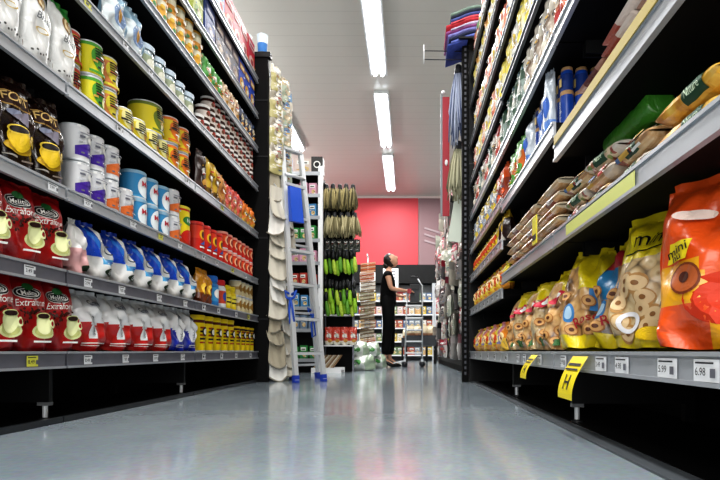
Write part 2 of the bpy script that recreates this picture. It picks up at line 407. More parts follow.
# ================================================================ SHELVING
PRICES = ['6.98', '3.49', '5.99', '4.29', '7.85', '2.99', '8.49']
def tag_on(parent, side, x, y, z, hh, w=.045, yellow=False, txt=None):
    # a price label on the face of the rail at x, facing the aisle
    m = MB(); s = -side    # normal direction towards the aisle
    M = TAGY if yellow else TAGW
    def surf(a, b, e): return (x+s*(.003+e), y+side*(-a) if side > 0 else y+a, z+b)
    pr = Print(surf); pr.lv = 0
    pr.rect(-w/2, w/2, -hh/2, hh/2, M, n=1); pr.lv = 1
    pr.rect(-w*.42, w*.3, hh*.3, hh*.38, DARK, n=1)
    if txt: pr.text(txt, -w*.17, -hh*.07, hh*.5, DARK)
    else: pr.rect(-w*.38, 0, -hh*.2, hh*.15, DARK, n=1)
    pr.rect(w*.22, w*.42, -hh*.3, hh*.1, RAIL_D, n=1)
    return pr.build('price_tag', parent)
def unit(side, y0, y1, shelves, label, name='shelving_unit', xf=None, depth=.5, top=2.66, tagfn=None, railcols=None, foot=True):
    s = side; X = xf if xf is not None else (-1.2 if s < 0 else .5); xb = X+s*depth
    e = empty(name, (0, 0, 0)); tag(e, label, 'shelving', 'black shelving units along the aisle')
    def bx(m, a, b, *r): m.box(min(a, b), max(a, b), *r)
    m = MB(); bx(m, xb-s*.02, xb+s*.01, y0+.002, y1-.002, .0, top, BLACK); m.build('back_panel', e)
    for y in (y0, ):
        m = MB(); bx(m, xb-s*.055, xb-s*.02, y, y+.03, .0, top, BLACK2); m.build('upright', e)
    m = MB(); bx(m, X+s*.06, xb-s*.05, y0+.004, y0+.024, .07, .188, BLACK2); m.build('base_bracket', e)
    if foot:
        m = MB(); m.lathe([(0, 0, DARK), (.022, 0, DARK), (.02, .012, DARK), (.009, .016, ALU), (.009, .075, ALU), (0, .075, ALU)], 12, (X+s*.08, y0+.014, 0)); m.build('leveling_foot', e)
        m = MB(); bx(m, X+s*.06, X+s*.10, y0+.001, y0+.026, .058, .07, mat('#6d6f72', rough=.5)); m.build('foot_cap', e)
    m = MB(); bx(m, X+s*.0, X+s*.06, y0+.003, y1-.003, .001, .006, mat('#53585d', rough=.4)) if s > 0 else bx(m, X+s*.005, X+s*.03, y0+.003, y1-.003, .001, .02, mat('#2a2d31', rough=.35))
    bx(m, X+s*.03 if s < 0 else X+s*.06, xb, y0+.003, y1-.003, .001, .008, BLACK); m.build('plinth_strip', e)
    for k, (T, rh) in enumerate(shelves):
        sh = MB(); bx(sh, X+s*.006, xb-s*.02, y0+.004, y1-.004, T-.03, T, BLACK)
        for yy in (y0+.012, y1-.012):        # cantilever bracket under the shelf
            if T > .3: bx(sh, X+s*.1, xb-s*.02, yy-.004, yy+.004, T-.075, T-.03, BLACK2)
        so = sh.build('shelf', e)
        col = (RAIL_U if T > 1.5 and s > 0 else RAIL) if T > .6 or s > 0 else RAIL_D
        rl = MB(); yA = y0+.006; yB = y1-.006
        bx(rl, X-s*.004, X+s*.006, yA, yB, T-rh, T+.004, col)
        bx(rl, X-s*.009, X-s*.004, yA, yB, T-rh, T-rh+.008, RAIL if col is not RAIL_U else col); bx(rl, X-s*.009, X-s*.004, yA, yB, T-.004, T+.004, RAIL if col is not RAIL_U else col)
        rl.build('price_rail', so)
        if tagfn: tagfn(so, s, X-s*.004, T, rh, y0, y1)
    return e
rt = random.Random(3)
def tags_left(so, s, X, T, rh, y0, y1):
    if T > 1.7: return
    step = .26; y = y0+.12
    while y < y1-.06:
        yellow = rt.random() < .12
        if T < .9 and y > 1.5: tag_on(so, s, X, y, T-rh/2, rh*.62, .05, yellow, rt.choice(PRICES) if y < 2.9 else None)
        elif y > 1.5 and rt.random() < .5: tag_on(so, s, X, y, T-rh/2, rh*.6, .045, yellow)
        y += step*rt.uniform(.8, 1.3)
LS = [(.245, .055), (.53, .052), (.82, .042), (1.19, .045), (1.56, .04), (1.87, .04), (2.14, .04), (2.42, .04)]
LB = [.75, 1.82, 2.92, 4.15]
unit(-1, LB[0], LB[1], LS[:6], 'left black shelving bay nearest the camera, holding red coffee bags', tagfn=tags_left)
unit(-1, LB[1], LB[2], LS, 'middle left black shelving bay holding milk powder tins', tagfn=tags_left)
unit(-1, LB[2], LB[3], LS, 'farthest left black shelving bay, beside the aluminium stepladder', tagfn=tags_left)
def tags_right(so, s, X, T, rh, y0, y1):
    if T > 1.1: return
    if T < .3:
        ys = {0.76: [.86, .99, 1.2, 1.33, 1.65], 1.77: [1.95, 2.2, 2.33, 2.6], 2.76: [2.95, 3.2, 3.5, 3.8]}[y0]
        for i, y in enumerate(ys):
            tag_on(so, s, X, y, T-rh/2, rh*.68, .075 if y < 1.4 else .06, False, (['6.98', '5.99', '4.98', '3.49', '2.99', '4.29'][i % 6]) if y < 2.4 else None)
        return
    if y0 < 1 and T < .7:
        m = MB(); m.box(X-.004, X-.003, 1.13, 1.62, T-rh*.85, T-rh*.15, mat('#c9cf72', rough=.45)); m.build('yellow_strip', so)
        return
    if y0 > 2:
        y = y0+.1
        while y < y1-.05: tag_on(so, s, X, y, T-rh/2, rh*.62, .06); y += .17
RB = [.76, 1.77, 2.76, 4.15]
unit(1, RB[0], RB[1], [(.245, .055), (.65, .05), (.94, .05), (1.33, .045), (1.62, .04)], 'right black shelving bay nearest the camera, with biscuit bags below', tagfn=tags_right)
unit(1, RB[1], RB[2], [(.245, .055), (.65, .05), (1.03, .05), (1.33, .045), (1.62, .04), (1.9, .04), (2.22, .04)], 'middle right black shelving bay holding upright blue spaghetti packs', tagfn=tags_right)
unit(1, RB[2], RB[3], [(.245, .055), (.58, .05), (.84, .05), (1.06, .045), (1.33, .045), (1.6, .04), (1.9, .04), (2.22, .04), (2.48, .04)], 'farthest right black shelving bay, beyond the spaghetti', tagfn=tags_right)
# yellow cardboard strip along top of the third right rail
m = MB(); m.box(.488, .492, .8, 1.74, .938, .966, mat('#b5a04a', rough=.5)); o = m.build('shelf_strip'); tag(o, 'plain yellow card strip along the upper right shelf edge', 'strip')
# yellow shelf flags on bottom right rail
def flag(y, w, h, label, side=1):
    n = 8; mb = MB()
    def sf(a, b, e):    # a across, b along drop 0..1
        out = .045*sin(b*1.7)+.004
        return (.491-out-e, y-a, .235-h*b)
    pr = Print(sf); pr.lv = 0
    pts = [(-w/2+w*i/4, j/8) for j in range(9) for i in range(5)]
    fs = [(j*5+i, j*5+i+1, (j+1)*5+i+1, (j+1)*5+i) for j in range(8) for i in range(4)]
    pr._p(pts, fs, mat('#f0dc1c', rough=.4)); o = pr.mb.build('shelf_flag')
    q = Print(lambda a, b, e: sf(a, 1-b, e+.001)); q.lv = 1
    vs, f = glyphs('H', .5); q._p([(-x*w*1.2*-1, .38+z) for x, z in vs], f, DARK)
    q.rect(-w*.4, w*.4, .78, .84, DARK, n=2); q.rect(-w*.4, w*.4, .68, .72, DARK, n=2)
    q.build('lettering', o)
    tag(o, label, 'shelf sign', 'yellow flags on the bottom right shelf edge'); return o
flag(1.47, .13, .12, 'larger yellow shelf flag hanging from the bottom right shelf edge')
flag(2.0, .1, .09, 'smaller yellow shelf flag on bottom right edge, farther down the aisle')

# ---- end frame and end panels
e = empty('end_panel', (-1.4, 4.18, 0)); tag(e, 'tall black end panel closing the left shelving run', 'panel')
m = MB(); m.box(-.32, .28, -.02, .02, 0.0, 2.6, BLACK)
for z in (.5, 1.15, 1.8, 2.25): m.box(-.3, .283, -.024, -.02, z, z+.012, BLACK2)
m.build('panel_sheet', e); m = MB(); m.box(-.34, .3, -.03, .03, 2.6, 2.64, BLACK2); m.build('cap', e)
e = empty('end_panel', (.75, 4.2, 0)); tag(e, 'tall black end panel with slotted post closing the right run', 'panel')
m = MB(); m.box(-.315, -.265, -.03, .03, 0, 2.7, BLACK)
for k in range(60): m.box(-.298, -.282, -.0325, -.0302, .06+k*.044, .083+k*.044, mat('#50525a', rough=.6))
m.build('slotted_post', e)
m = MB(); m.box(-.26, .3, -.02, .02, .0, 2.66, BLACK2)
for z in (.55, 1.2, 1.75, 2.2): m.box(-.26, .3, -.024, -.02, z, z+.01, DARK)
m.build('panel_sheet', e)
m = MB()
for dz in (0, .07): m.tube([(-.3, 0, 2.6+dz), (-.62, 0, 2.6+dz+.005)], .004, DARK, 6)
m.tube([(-.62, 0, 2.57), (-.62, 0, 2.72)], .005, ALU, 6); m.build('display_hook', e)

exec_products = True
# ================================================================ PRODUCTS, LEFT
C = dict(red=film('#b3151c'), darkred=film('#8c1016'), white=film('#e6e6e4'), silver=film('#eef0f2', rough=.25), blue=film('#1c46b8'), sky=film('#4a9fd0'),
         brown=film('#24140f', rough=.22), cream=ink('#ead9a0'), gold=ink('#d9a92c'), green=ink('#2f8a3a'), orange=film('#e0702a'), yellow=film('#e8cf1e'), black=ink('#131315'), iw=ink('#f2f2ee'))
def yl(px): return F*1.22/(VX-px)
def yr(px): return F*.53/(px-VX)
def fine(p, w, z0, z1, seed, cols=('#f2f2ee', '#2a2a2e', '#c9a24a', '#b8433a', '#4a6a9a'), n=9):
    q = random.Random(seed)
    for k in range(n):
        x = q.uniform(-w, w*.6); z = q.uniform(z0, z1); p.lv = 4+.3*k
        p.rect(x, x+w*q.uniform(.15, .7), z, z+q.uniform(.003, .009), ink(cols[k % len(cols)]), n=2)
# red coffee bag
def art_red(p):
    p.ell(0, .192, .052, .022, C['iw']); p.ell(0, .192, .049, .0195, C['black'], r0=.0); p.ell(0, .192, .041, .0145, C['iw'], r0=.88); p.text('Melitta', 0, .190, .023, C['iw'], sx=.9); p.ell(.0, .213, .02, .012, ink('#2d6b38'))
    p.text('Extraforte', 0, .158, .032, C['iw'], rot=.06, sx=.85, shear=.3)
    for k in range(26):
        rr = random.Random(k); p.ell(-.035+rr.uniform(-.018, .05), .108+rr.uniform(-.022, .03), .006, .004, ink('#3a160d'), rot=rr.uniform(0, 3), n=8)
    p.ell(.01, .062, .042, .023, ink('#d8dba0')); p.ell(.01, .062, .033, .016, ink('#b9bd78'))
    p.ell(.01, .086, .026, .034, ink('#dfe2ae')); p.ell(.01, .112, .026, .011, ink('#c9cc8e')); p.ell(.01, .112, .021, .008, ink('#2a120a'))
    p.ell(.041, .088, .012, .015, ink('#dfe2ae'), r0=.55); p.rect(-.03, .03, .026, .032, C['iw'], n=4)
redbag = bag('coffee_bag', .165, .255, .085, lambda u, v: C['darkred'] if v < .06 else C['red'], art_red, seed=3, wr=.0032, taper=.05)
redbag2 = bag('coffee_bag', .165, .255, .085, lambda u, v: C['darkred'] if v < .06 else C['red'], art_red, seed=9, wr=.004, taper=.04)
row([redbag, redbag2], -1, .245, 1.30, 1.84, 'red ground coffee bag with cup picture on bottom left shelf', 'coffee bag', 'red coffee bags, bottom left shelf', n=4, lean=-.06, turn=.3, gap=1.06)
row([redbag2, redbag], -1, .53, 1.26, 1.79, 'red ground coffee bag with cup picture on second left shelf', 'coffee bag', 'red coffee bags, second left shelf', n=4, lean=-.05, turn=.3, gap=1.06)
# silver-topped bags
def sbag(lo, seed):
    def art(p):
        p.rect(-.022, .016, .05, .155, C['silver']); p.rect(-.010, .004, .055, .145, ink('#d8dadd')); p.text('tradicional', -.002, .1, .018, C['black'], rot=pi/2)
        p.rect(-.05, .06, .03, .034, C['iw'], n=4); p.rect(-.05, .03, .02, .023, C['iw'], n=4); p.ell(.03, .185, .03, .01, ink('#9a9da2')); p.text('Café', .02, .19, .03, ink('#50535a'))
    return bag('coffee_bag', .175, .225, .1, lambda u, v: lo if v < .47+.1*u*u else C['silver'], art, seed=seed, wr=.006, taper=.12)
sr = sbag(film('#c3201f'), 4); sb = sbag(film('#1d33b5'), 5)
row(sr, -1, .245, 1.86, 2.60, 'silver topped red coffee bag on bottom left shelf', 'coffee bag', 'silver and red coffee bags', n=4, lean=-.05, turn=.15)
row(sb, -1, .245, 2.61, 2.91, 'silver topped royal blue coffee bag on bottom left shelf', 'coffee bag', 'silver and blue coffee bags', n=2, lean=-.05, turn=.15)
# yellow canisters
def art_yc(p):
    for k in range(5): p.rect(-.045, .05-.01*(k % 2), .05+.022*k, .06+.022*k, C['black'] if k % 2 else ink('#a33a16'), n=6)
    p.ell(0, .12, .03, .028, C['black']); p.ell(0, .12, .02, .018, C['iw'])
yc = tin('drink_canister', .072, .215, [(.02, ink('#ecd117')), (.80, ink('#5a2410')), (.88, ink('#ecd117'))], art_yc, lid=ink('#e6c81a'))
yc2 = tin('drink_canister', .064, .18, [(.02, ink('#ecd117')), (.85, ink('#3a1a10'))], art_yc, lid=ink('#e6c81a'))
row(yc, -1, .245, 2.93, 3.63, 'tall yellow drink powder canister on bottom left shelf', 'canister', 'tall yellow canisters', n=5)
row(yc2, -1, .245, 3.64, 4.12, 'short yellow drink powder canister on bottom left shelf', 'canister', 'short yellow canisters', n=4)
# second shelf blue white bags
def art_bw(p):
    p.tri((-.078, .09), (.0, .09), (-.05, .2), ink('#1b4fc8')); p.tri((-.05, .2), (.0, .09), (.02, .19), ink('#2f7ad6')); p.ell(.04, .035, .034, .014, ink('#22331e')); p.text('Leite', .04, .034, .02, C['iw'])
    p.text('IC', .035, .12, .05, ink('#49505c')); p.rect(.015, .06, .075, .08, ink('#3d5fb5'), n=4)
bw = bag('milk_bag', .165, .215, .1, lambda u, v: C['blue'] if (u < -.05 and v > .62+.3*u) or (v > .8 and u < .3) else (C['sky'] if .3 < v < .42 and u > 0 else C['white']), art_bw, seed=6, wr=.007, taper=.5, shear=-.16)
bw1 = bag('milk_bag', .12, .2, .09, lambda u, v: film('#dba9a9') if v < .5 else C['white'], lambda p: (p.ell(.02, .03, .03, .012, ink('#22331e'))), seed=16, wr=.006, taper=.5)
row(bw1, -1, .53, 1.83, 1.92, 'pink and white milk powder bag beside the red coffee bags', 'milk bag', None, n=1)
row(bw, -1, .53, 1.93, 2.90, 'blue and white milk powder bag on second left shelf', 'milk bag', 'blue and white milk powder bags', n=6, lean=-.04, turn=.25)
gp = bag('drink_pouch', .13, .2, .07, lambda u, v: film('#c98a1c') if v > .35 else film('#7a3a14'), lambda p: p.ell(0, .09, .04, .035, ink('#f0c84a')).ell(0, .09, .02, .02, ink('#6b2c10')), seed=8, wr=.005)
row(gp, -1, .53, 2.94, 3.14, 'golden brown drink pouch on second left shelf', 'pouch', 'golden drink pouches', n=2)
bj = jar('vitamin_jar', .06, .2, ink('#2a7cc0'), ink('#2a6ec2'), ink('#4a9fd8'), lambda p: p.ell(0, .085, .035, .03, C['iw']))
row(bj, -1, .53, 3.16, 3.30, 'blue plastic jar with blue lid on second left shelf', 'jar', None, n=1)
rj = jar('drink_bottle', .045, .19, ink('#d9dde0'), ink('#c0272d'), ink('#c9503a'), lambda p: p.ell(0, .08, .025, .03, ink('#2d4fa0')))
row(rj, -1, .53, 3.32, 3.43, 'white bottle with red cap between blue and yellow jars', 'bottle', None, n=1)
yj = jar('drink_jar', .05, .17, ink('#dcc21c'), ink('#d8c020'), ink('#e8d64a'), lambda p: p.rect(-.04, .04, .05, .06, C['black']).rect(-.04, .04, .08, .086, C['black']))
row(yj, -1, .53, 3.44, 3.66, 'yellow jar with yellow lid on second left shelf', 'jar', 'yellow jars', n=2)
bc = tin('food_tin', .048, .115, [(.02, ink('#cfc29a')), (.4, ink('#a8884a')), (.6, ink('#d8cfae'))], lambda p: p.ell(0, .06, .03, .03, ink('#8f6a2c')))
row(bc, -1, .53, 3.68, 4.08, 'beige food tin at the far end of second left shelf', 'tin', 'beige stacked tins', n=4, layers=2)
# third shelf: dark coffee
def art_dk(p):
    g = ink('#caa25c'); p.rect(-.062, .062, .192, .24, g); p.rect(-.058, .058, .196, .236, ink('#3a1c12')); p.text('FORT', 0, .216, .041, ink('#ecca84'), sx=.95)
    p.ell(0, .17, .035, .012, ink('#8a90a8')); p.tri((-.02, .16), (.045, .19), (.04, .14), ink('#75707e'))
    p.ell(.0, .062, .052, .02, ink('#c9a21c')); p.ell(0, .062, .04, .014, ink('#a5800f')); p.ell(0, .088, .037, .04, ink('#e0bd2a')); p.ell(0, .118, .035, .015, ink('#f0d24c')); p.ell(0, .118, .028, .011, ink('#160905'))
    p.ell(.046, .092, .015, .02, ink('#e0bd2a'), r0=.55); p.rect(-.055, -.01, .026, .032, ink('#bdb6ac'), n=4); p.rect(.01, .055, .022, .027, ink('#8f8278'), n=4)
dk = bag('coffee_bag', .165, .285, .085, lambda u, v: C['brown'], art_dk, seed=12, wr=.0045, taper=.06)
row(dk, -1, .82, 1.24, 1.78, 'dark brown coffee bag with yellow cup picture, third left shelf', 'coffee bag', 'dark brown coffee bags', n=4, lean=-.04, turn=.3, gap=1.06)
def tin_art(c, c2, t=None):
    def f(p):
        p.rect(-.05, .05, .022, .055, c, n=8); p.tri((-.05, .054), (.045, .054), (.03, .085), c)
        p.ell(.018, .088, .02, .014, C['iw']); fine(p, .045, .02, .13, 77, cols=('#9a9ca6', '#c9cbd2', '#6a6c78', '#f2f2f0'), n=12); p.lv = 9; p.rect(-.035, .02, .102, .106, ink('#8d9099'), n=6)
        if t: p.text(t, 0, .078, .045, c2, shear=.2)
    return f
W = ink('#dedfe2')
tp = tin('milk_tin', .051, .138, [(.02, W)], tin_art(ink('#4a2a9a'), ink('#333')) if False else tin_art(ink('#4a2a9a'), ink('#333340')), lid=None)
to = tin('milk_tin', .051, .138, [(.02, W)], tin_art(ink('#e0763a'), ink('#333340')))
tb = tin('milk_tin', .051, .125, [(.02, ink('#4aa3d2')), (.12, ink('#3d8fc2'))], lambda p: p.ell(.005, .06, .042, .052, ink('#e6eef2'), rot=-.3).ell(.028, .03, .016, .02, ink('#2b6fc0')).text('Mo', .0, .07, .036, ink('#b02838')), lid=ink('#8fb4cc'))
row(tp, -1, .82, 1.852, 2.046, 'white milk tin with purple band on third left shelf', 'tin', 'purple banded milk tins', n=2, layers=2)
row(to, -1, .82, 2.048, 2.145, 'white milk tin with orange band, left column', 'tin', 'orange banded milk tins', n=1, layers=2)
row(to, -1, .82, 2.155, 2.26, 'single white milk tin with orange band before the blue tins', 'tin', None, n=1)
row(tb, -1, .82, 2.265, 2.59, 'light blue milk powder tin on third left shelf', 'tin', 'light blue milk tins', n=3, layers=2)
row(tb, -1, .82, 2.10, 2.31, 'light blue milk tin behind the orange banded tins', 'tin', 'light blue milk tins', n=2, layers=2, X=-1.34)
row(to, -1, .82, 2.6, 2.71, 'white milk tin with orange band between blue and yellow', 'tin', 'orange banded milk tins', n=1, layers=2)
ty = tin('drink_tin', .06, .225, [(.02, ink('#d9532a')), (.3, ink('#ecd52a')), (.9, ink('#d83a26'))], lambda p: p.ell(0, .15, .04, .025, ink('#2d7a3a')).text('Nu', 0, .15, .03, C['iw']).ell(0, .06, .05, .04, ink('#c4281c')), lid=ink('#e8d84a'))
row(ty, -1, .82, 2.72, 2.85, 'tall yellow and red drink tin, third left shelf', 'tin', None, n=1)
tr_ = tin('drink_tin', .05, .19, [(.02, ink('#c8271c')), (.5, ink('#d9402a')), (.9, ink('#a81c18'))], lambda p: p.ell(0, .12, .03, .03, ink('#e8b030')).ell(0, .12, .016, .02, ink('#5a1a10')).rect(-.03, .03, .04, .05, C['iw']).tri((-.03, .06), (.03, .06), (.03, .1), ink('#3a60b0')), lid=ink('#d8403a'))
row(tr_, -1, .82, 2.93, 3.36, 'tall red chocolate powder tin on third left shelf', 'tin', 'tall red tins', n=4)
trs = tin('drink_tin', .05, .112, [(.02, ink('#c8271c')), (.45, ink('#e0582f')), (.8, ink('#c8271c'))], lambda p: p.ell(0, .06, .03, .03, ink('#edb894')).ell(0, .06, .018, .018, ink('#8c1a14')), lid=ink('#e8a090'))
row(trs, -1, .82, 3.37, 4.08, 'short red and peach tin on third left shelf', 'tin', 'short red tins', n=7, layers=2)
# fourth shelf
def art_wp(p):
    p.tri((-.07, .28), (.03, .285), (-.06, .21), ink('#2f8f3c')) if False else None
    p.ell(.0, .225, .026, .03, ink('#8a6a3c')); p.ell(0, .225, .02, .023, ink('#d8c49a')); p.ell(0, .225, .012, .013, ink('#8a6a3c'))
    p.text('Brasil', .0, .165, .035, ink('#555a60'), shear=.3); p.ell(-.01, .12, .025, .01, ink('#b9a064'), r0=.7)
    for k in range(9): p.ell(-.05+.012*k, .04+.006*sin(k*2), .004, .004, ink('#4a4a48'), n=6)
    p.ell(.045, .03, .01, .012, ink('#5e3a22'), n=8)
wp = bag('rice_pouch', .15, .29, .07, lambda u, v: film('#2f8f3c') if (v > .86 and u > -.1-2*(v-.86)) else film('#dcdddc', rough=.35), art_wp, seed=14, wr=.003, taper=.12)
row(wp, -1, 1.19, 1.34, 1.86, 'white pouch with brown emblem on fourth left shelf', 'pouch', 'white pouches with emblem', n=4)
def tin2(c0, c1, c2, r=.05, h=.135, lid=None, seed=0):
    def a(p):
        p.ell(-.01, .07, .03, .045, c1, rot=.4); p.ell(.02, .05, .02, .025, c2, rot=-.3)
        for k in range(5): p.rect(-.03, .035, h*.8-.011*k, h*.8+.005-.011*k, C['black'], n=4)
        fine(p, .05, .01, h*.6, h*1000, n=8)
        p.rect(-.05, .05, .012, .022, c1, n=8)
    return tin('food_tin', r, h, [(.02, c0), (.86, c1)], a, lid=lid)
t_yr = tin2(ink('#dcc832'), ink('#c03a28'), ink('#f2e9a0')); t_yg = tin2(ink('#d9d02a'), ink('#4f9a34'), ink('#f2f0a0')); t_or = tin2(ink('#d98a50'), ink('#e0d040'), ink('#e8e4d8')); t_yw = tin2(ink('#dfcb28'), ink('#efe8a0'), ink('#d8902c'), h=.118)
t_big = tin2(ink('#dccb30'), ink('#6a7a2a'), ink('#efe9b0'), r=.07, h=.15)
t_yo = tin2(ink('#e0c52a'), ink('#d8742c'), ink('#efe29a'), h=.14)
row(t_yr, -1, 1.19, 1.865, 1.94, 'yellow and red food tin next to the white pouches', 'tin', 'yellow and red tins', n=1, layers=2, X=-1.25)
row(t_yg, -1, 1.19, 1.94, 2.035, 'yellow and green food tin on fourth left shelf', 'tin', 'yellow and green tins', n=1, layers=2)
row(t_or, -1, 1.19, 2.035, 2.135, 'orange food tin on fourth left shelf', 'tin', 'orange tins', n=1, layers=2)
row(t_yw, -1, 1.19, 2.145, 2.36, 'single yellow food tin after the orange pair', 'tin', 'single yellow tins', n=2)
row(t_yw, -1, 1.19, 2.37, 2.575, 'small yellow food tin below on fourth left shelf', 'tin', 'small yellow tins under larger tins', n=2)
row(t_big, -1, 1.19, 2.39, 2.55, 'large yellow tin resting on two small yellow tins', 'tin', None, n=1, z0=.119)
row(t_yo, -1, 1.19, 2.58, 2.83, 'yellow and orange food tin before the snack pouches', 'tin', 'yellow and orange tins', n=2, layers=2)
def snack(c, c2, h=.2, w=.11, seed=1):
    return bag('snack_pouch', w, h, .06, lambda u, v: c if v > .25 else c2, lambda p: p.ell(0, h*.55, w*.3, h*.14, c2 if c2 != c else C['iw']).ell(0, h*.55, w*.18, h*.08, C['iw']).ell(.01, h*.25, w*.25, h*.1, ink('#c9974a')) and fine(p, w*.35, h*.1, h*.75, seed), seed=seed, wr=.004, nx=12, nz=16, taper=.05, flat=True)
s_dk = snack(film('#2a1410'), film('#3a1a12'), .24, .1, 21); s_gd = snack(film('#c9a528'), film('#7a5a20'), .23, .11, 22); s_tn = snack(film('#c48a4a'), film('#a3622c'), .21, .12, 23)
s_rd = snack(film('#cf4a3c'), film('#e08a78'), .19, .12, 24); s_or = snack(film('#e07a28'), film('#c9a02c'), .17, .12, 25)
row(s_dk, -1, 1.19, 2.93, 3.03, 'dark brown snack pouch, first after the tins', 'pouch', None, n=1)
row(s_gd, -1, 1.19, 3.04, 3.26, 'gold snack pouch on fourth left shelf', 'pouch', 'gold snack pouches', n=2)
row(s_tn, -1, 1.19, 3.27, 3.39, 'tan snack pouch between gold and red pouches', 'pouch', None, n=1)
row(s_rd, -1, 1.19, 3.40, 3.76, 'red snack pouch on fourth left shelf', 'pouch', 'red snack pouches', n=3)
row(s_or, -1, 1.19, 3.77, 4.1, 'orange snack pouch at the far end, fourth left shelf', 'pouch', 'orange snack pouches', n=3)
# fifth shelf
wb = bag('oat_bag', .14, .22, .07, lambda u, v: film('#8fb2c9') if v > .7 or u > .6 else film('#c9d2d6'), lambda p: p.ell(0, .1, .04, .05, ink('#7a8fb0')).ell(0, .1, .02, .03, ink('#d8a24a')), seed=31, wr=.005)
row(wb, -1, 1.56, 2.04, 2.32, 'pale blue cereal bag on fifth left shelf', 'bag', 'pale blue cereal bags', n=2)
gl = mat('#a9b4ae', rough=.12, coat=.6); gj = jar('glass_jar', .055, .14, mat('#a9b9c0', rough=.15, coat=.6), mat('#c3d3e2', rough=.25), ink('#9aa48a'), lambda p: p.ell(0, .05, .035, .025, ink('#d8d8c8')), neck=.95)
row(gj, -1, 1.56, 2.33, 2.88, 'glass jar with pale lid on fifth left shelf', 'jar', 'glass jars with pale lids', n=5, layers=1)
cj = jar('spread_jar', .046, .094, ink('#3a1a12'), mat('#e6e4e2', rough=.3), ink('#d9cfc8'), lambda p: p.ell(0, .05, .026, .014, ink('#a0261c')).ell(-.02, .04, .012, .012, ink('#6a3a20')), neck=.9)
row(cj, -1, 1.56, 2.94, 4.08, 'brown spread jar with white lid, fifth left shelf', 'jar', 'brown spread jars with white lids', n=12, lay=[1, 2]+[3]*10)
# sixth shelf
oc = tin('oat_canister', .05, .238, [(.02, ink('#e3dcc2')), (.15, ink('#e0a83c')), (.4, ink('#e6e4cc')), (.55, ink('#dd9a35')), (.75, ink('#e0dcc0'))], lambda p: [p.ell((k*.037) % .09-.045, .03+.022*k, .013, .011, ink(['#e08a2c', '#5a8f5a', '#e8e6da', '#d8b040'][k % 4])) for k in range(8)], lid=ink('#d8a23a'))
row(oc, -1, 1.87, 2.36, 2.99, 'orange and white cereal canister on sixth left shelf', 'canister', 'orange and white canisters', n=6)
gpk = snack(film('#4f9a4a'), film('#d8e0c8'), .16, .12, 26); tpk = snack(film('#d9c0a0'), film('#b08a60'), .17, .12, 27); npk = snack(film('#26304a'), film('#c9c0a8'), .17, .11, 28)
row(gpk, -1, 1.87, 3.0, 3.33, 'green snack pack on sixth left shelf', 'packet', 'green packs', n=3)
row(tpk, -1, 1.87, 3.34, 3.68, 'cream snack pack on sixth left shelf', 'packet', 'cream packs', n=3)
row(npk, -1, 1.87, 3.69, 4.08, 'navy snack pack at the far end, sixth left shelf', 'packet', 'navy packs', n=4)
# seventh / eighth shelf cartons
def box(c, c2, c3, h=.24, w=.15, d=.055):
    return carton('cereal_box', w, h, d, ink(c), lambda p: p.ell(0, h*.3, w*.36, h*.17, ink(c2)).ell(.01, h*.3, w*.2, h*.09, ink(c3)).rect(-w*.4, w*.4, h*.68, h*.86, ink(c2), n=1).rect(-w*.3, w*.3, h*.73, h*.8, ink(c3), n=1).rect(-w*.45, w*.45, h*.02, h*.06, ink(c3), n=1) and fine(p, w*.4, h*.1, h*.6, h*999, n=8), side=ink(c))
row(box('#a9b45a', '#6f8f3a', '#d8d8b0'), -1, 2.14, 2.83, 2.98, 'yellow green cereal box on seventh left shelf', 'box', None, n=1)
row(box('#3a4a80', '#7d83a8', '#c8c8d8'), -1, 2.14, 2.99, 3.18, 'slate blue cereal box on seventh left shelf', 'box', None, n=1)
row(box('#47414d', '#98898a', '#c8b8a8'), -1, 2.14, 3.19, 3.67, 'dark grey cereal box on seventh left shelf', 'box', 'dark grey boxes', n=3)
row(box('#2345b0', '#d9a23a', '#f0ead0'), -1, 2.14, 3.68, 4.08, 'bright blue cereal box at end of seventh left shelf', 'box', 'bright blue boxes', n=3)
row(box('#4a7ab8', '#c0c8d8', '#c93a3a', .25), -1, 2.42, 3.2, 3.36, 'blue and white box on the top left shelf', 'box', None, n=1)
row(box('#b8283a', '#d8b8b4', '#9a2030', .25), -1, 2.42, 3.37, 4.08, 'red cereal box on the top left shelf', 'box', 'red boxes on the top left shelf', n=4)
tub = MB(); tub.lathe([(0, 0, gl), (.035, 0, ink('#3a7ac0')), (.04, .07, mat('#c9d8e2', rough=.2)), (.045, .14, mat('#c9d8e2', rough=.2)), (.038, .145, mat('#c9d8e2', rough=.2)), (0, .14, gl)], 16)
o = tub.build('plastic_tub'); o.location = (-1.17, 4.18, 2.642); tag(o, 'clear tub with blue contents on the left end panel', 'tub')
o = tub.build('plastic_tub'); o.location = (-1.3, 4.18, 2.642); tag(o, 'second clear tub standing on top of left end panel, further in', 'tub')

# ================================================================ PRODUCTS, RIGHT
COOK = ramp_mat('biscuits_in_film', 'voronoi', 26, [(0., '#c99a5e'), (.35, '#d9b27a'), (.6, '#b98d58'), (.85, '#4a3220')])
COOK2 = ramp_mat('pale_rings_in_film', 'voronoi', 34, [(0., '#9f7a48'), (.25, '#d9c49a'), (.55, '#cdb183'), (.9, '#54422c')])
PASTA = ramp_mat('pasta_in_film', 'noise', 30, [(.3, '#a8682c'), (.5, '#d9a53c'), (.7, '#e8c868')])
def rings(p, pts, c='#a8703a', r=.02, c2='#5a3018'):
    for x, z in pts: p.ell(x, z, r, r*.9, ink(c), r0=0); p.ell(x, z, r*.85, r*.76, ink('#c99a60'), r0=.45); p.ell(x, z, r*.38, r*.33, ink(c2))
YB = film('#e5cf22', rough=.28, bump=.5)
OR = film('#e2581f', rough=.28, bump=.5)
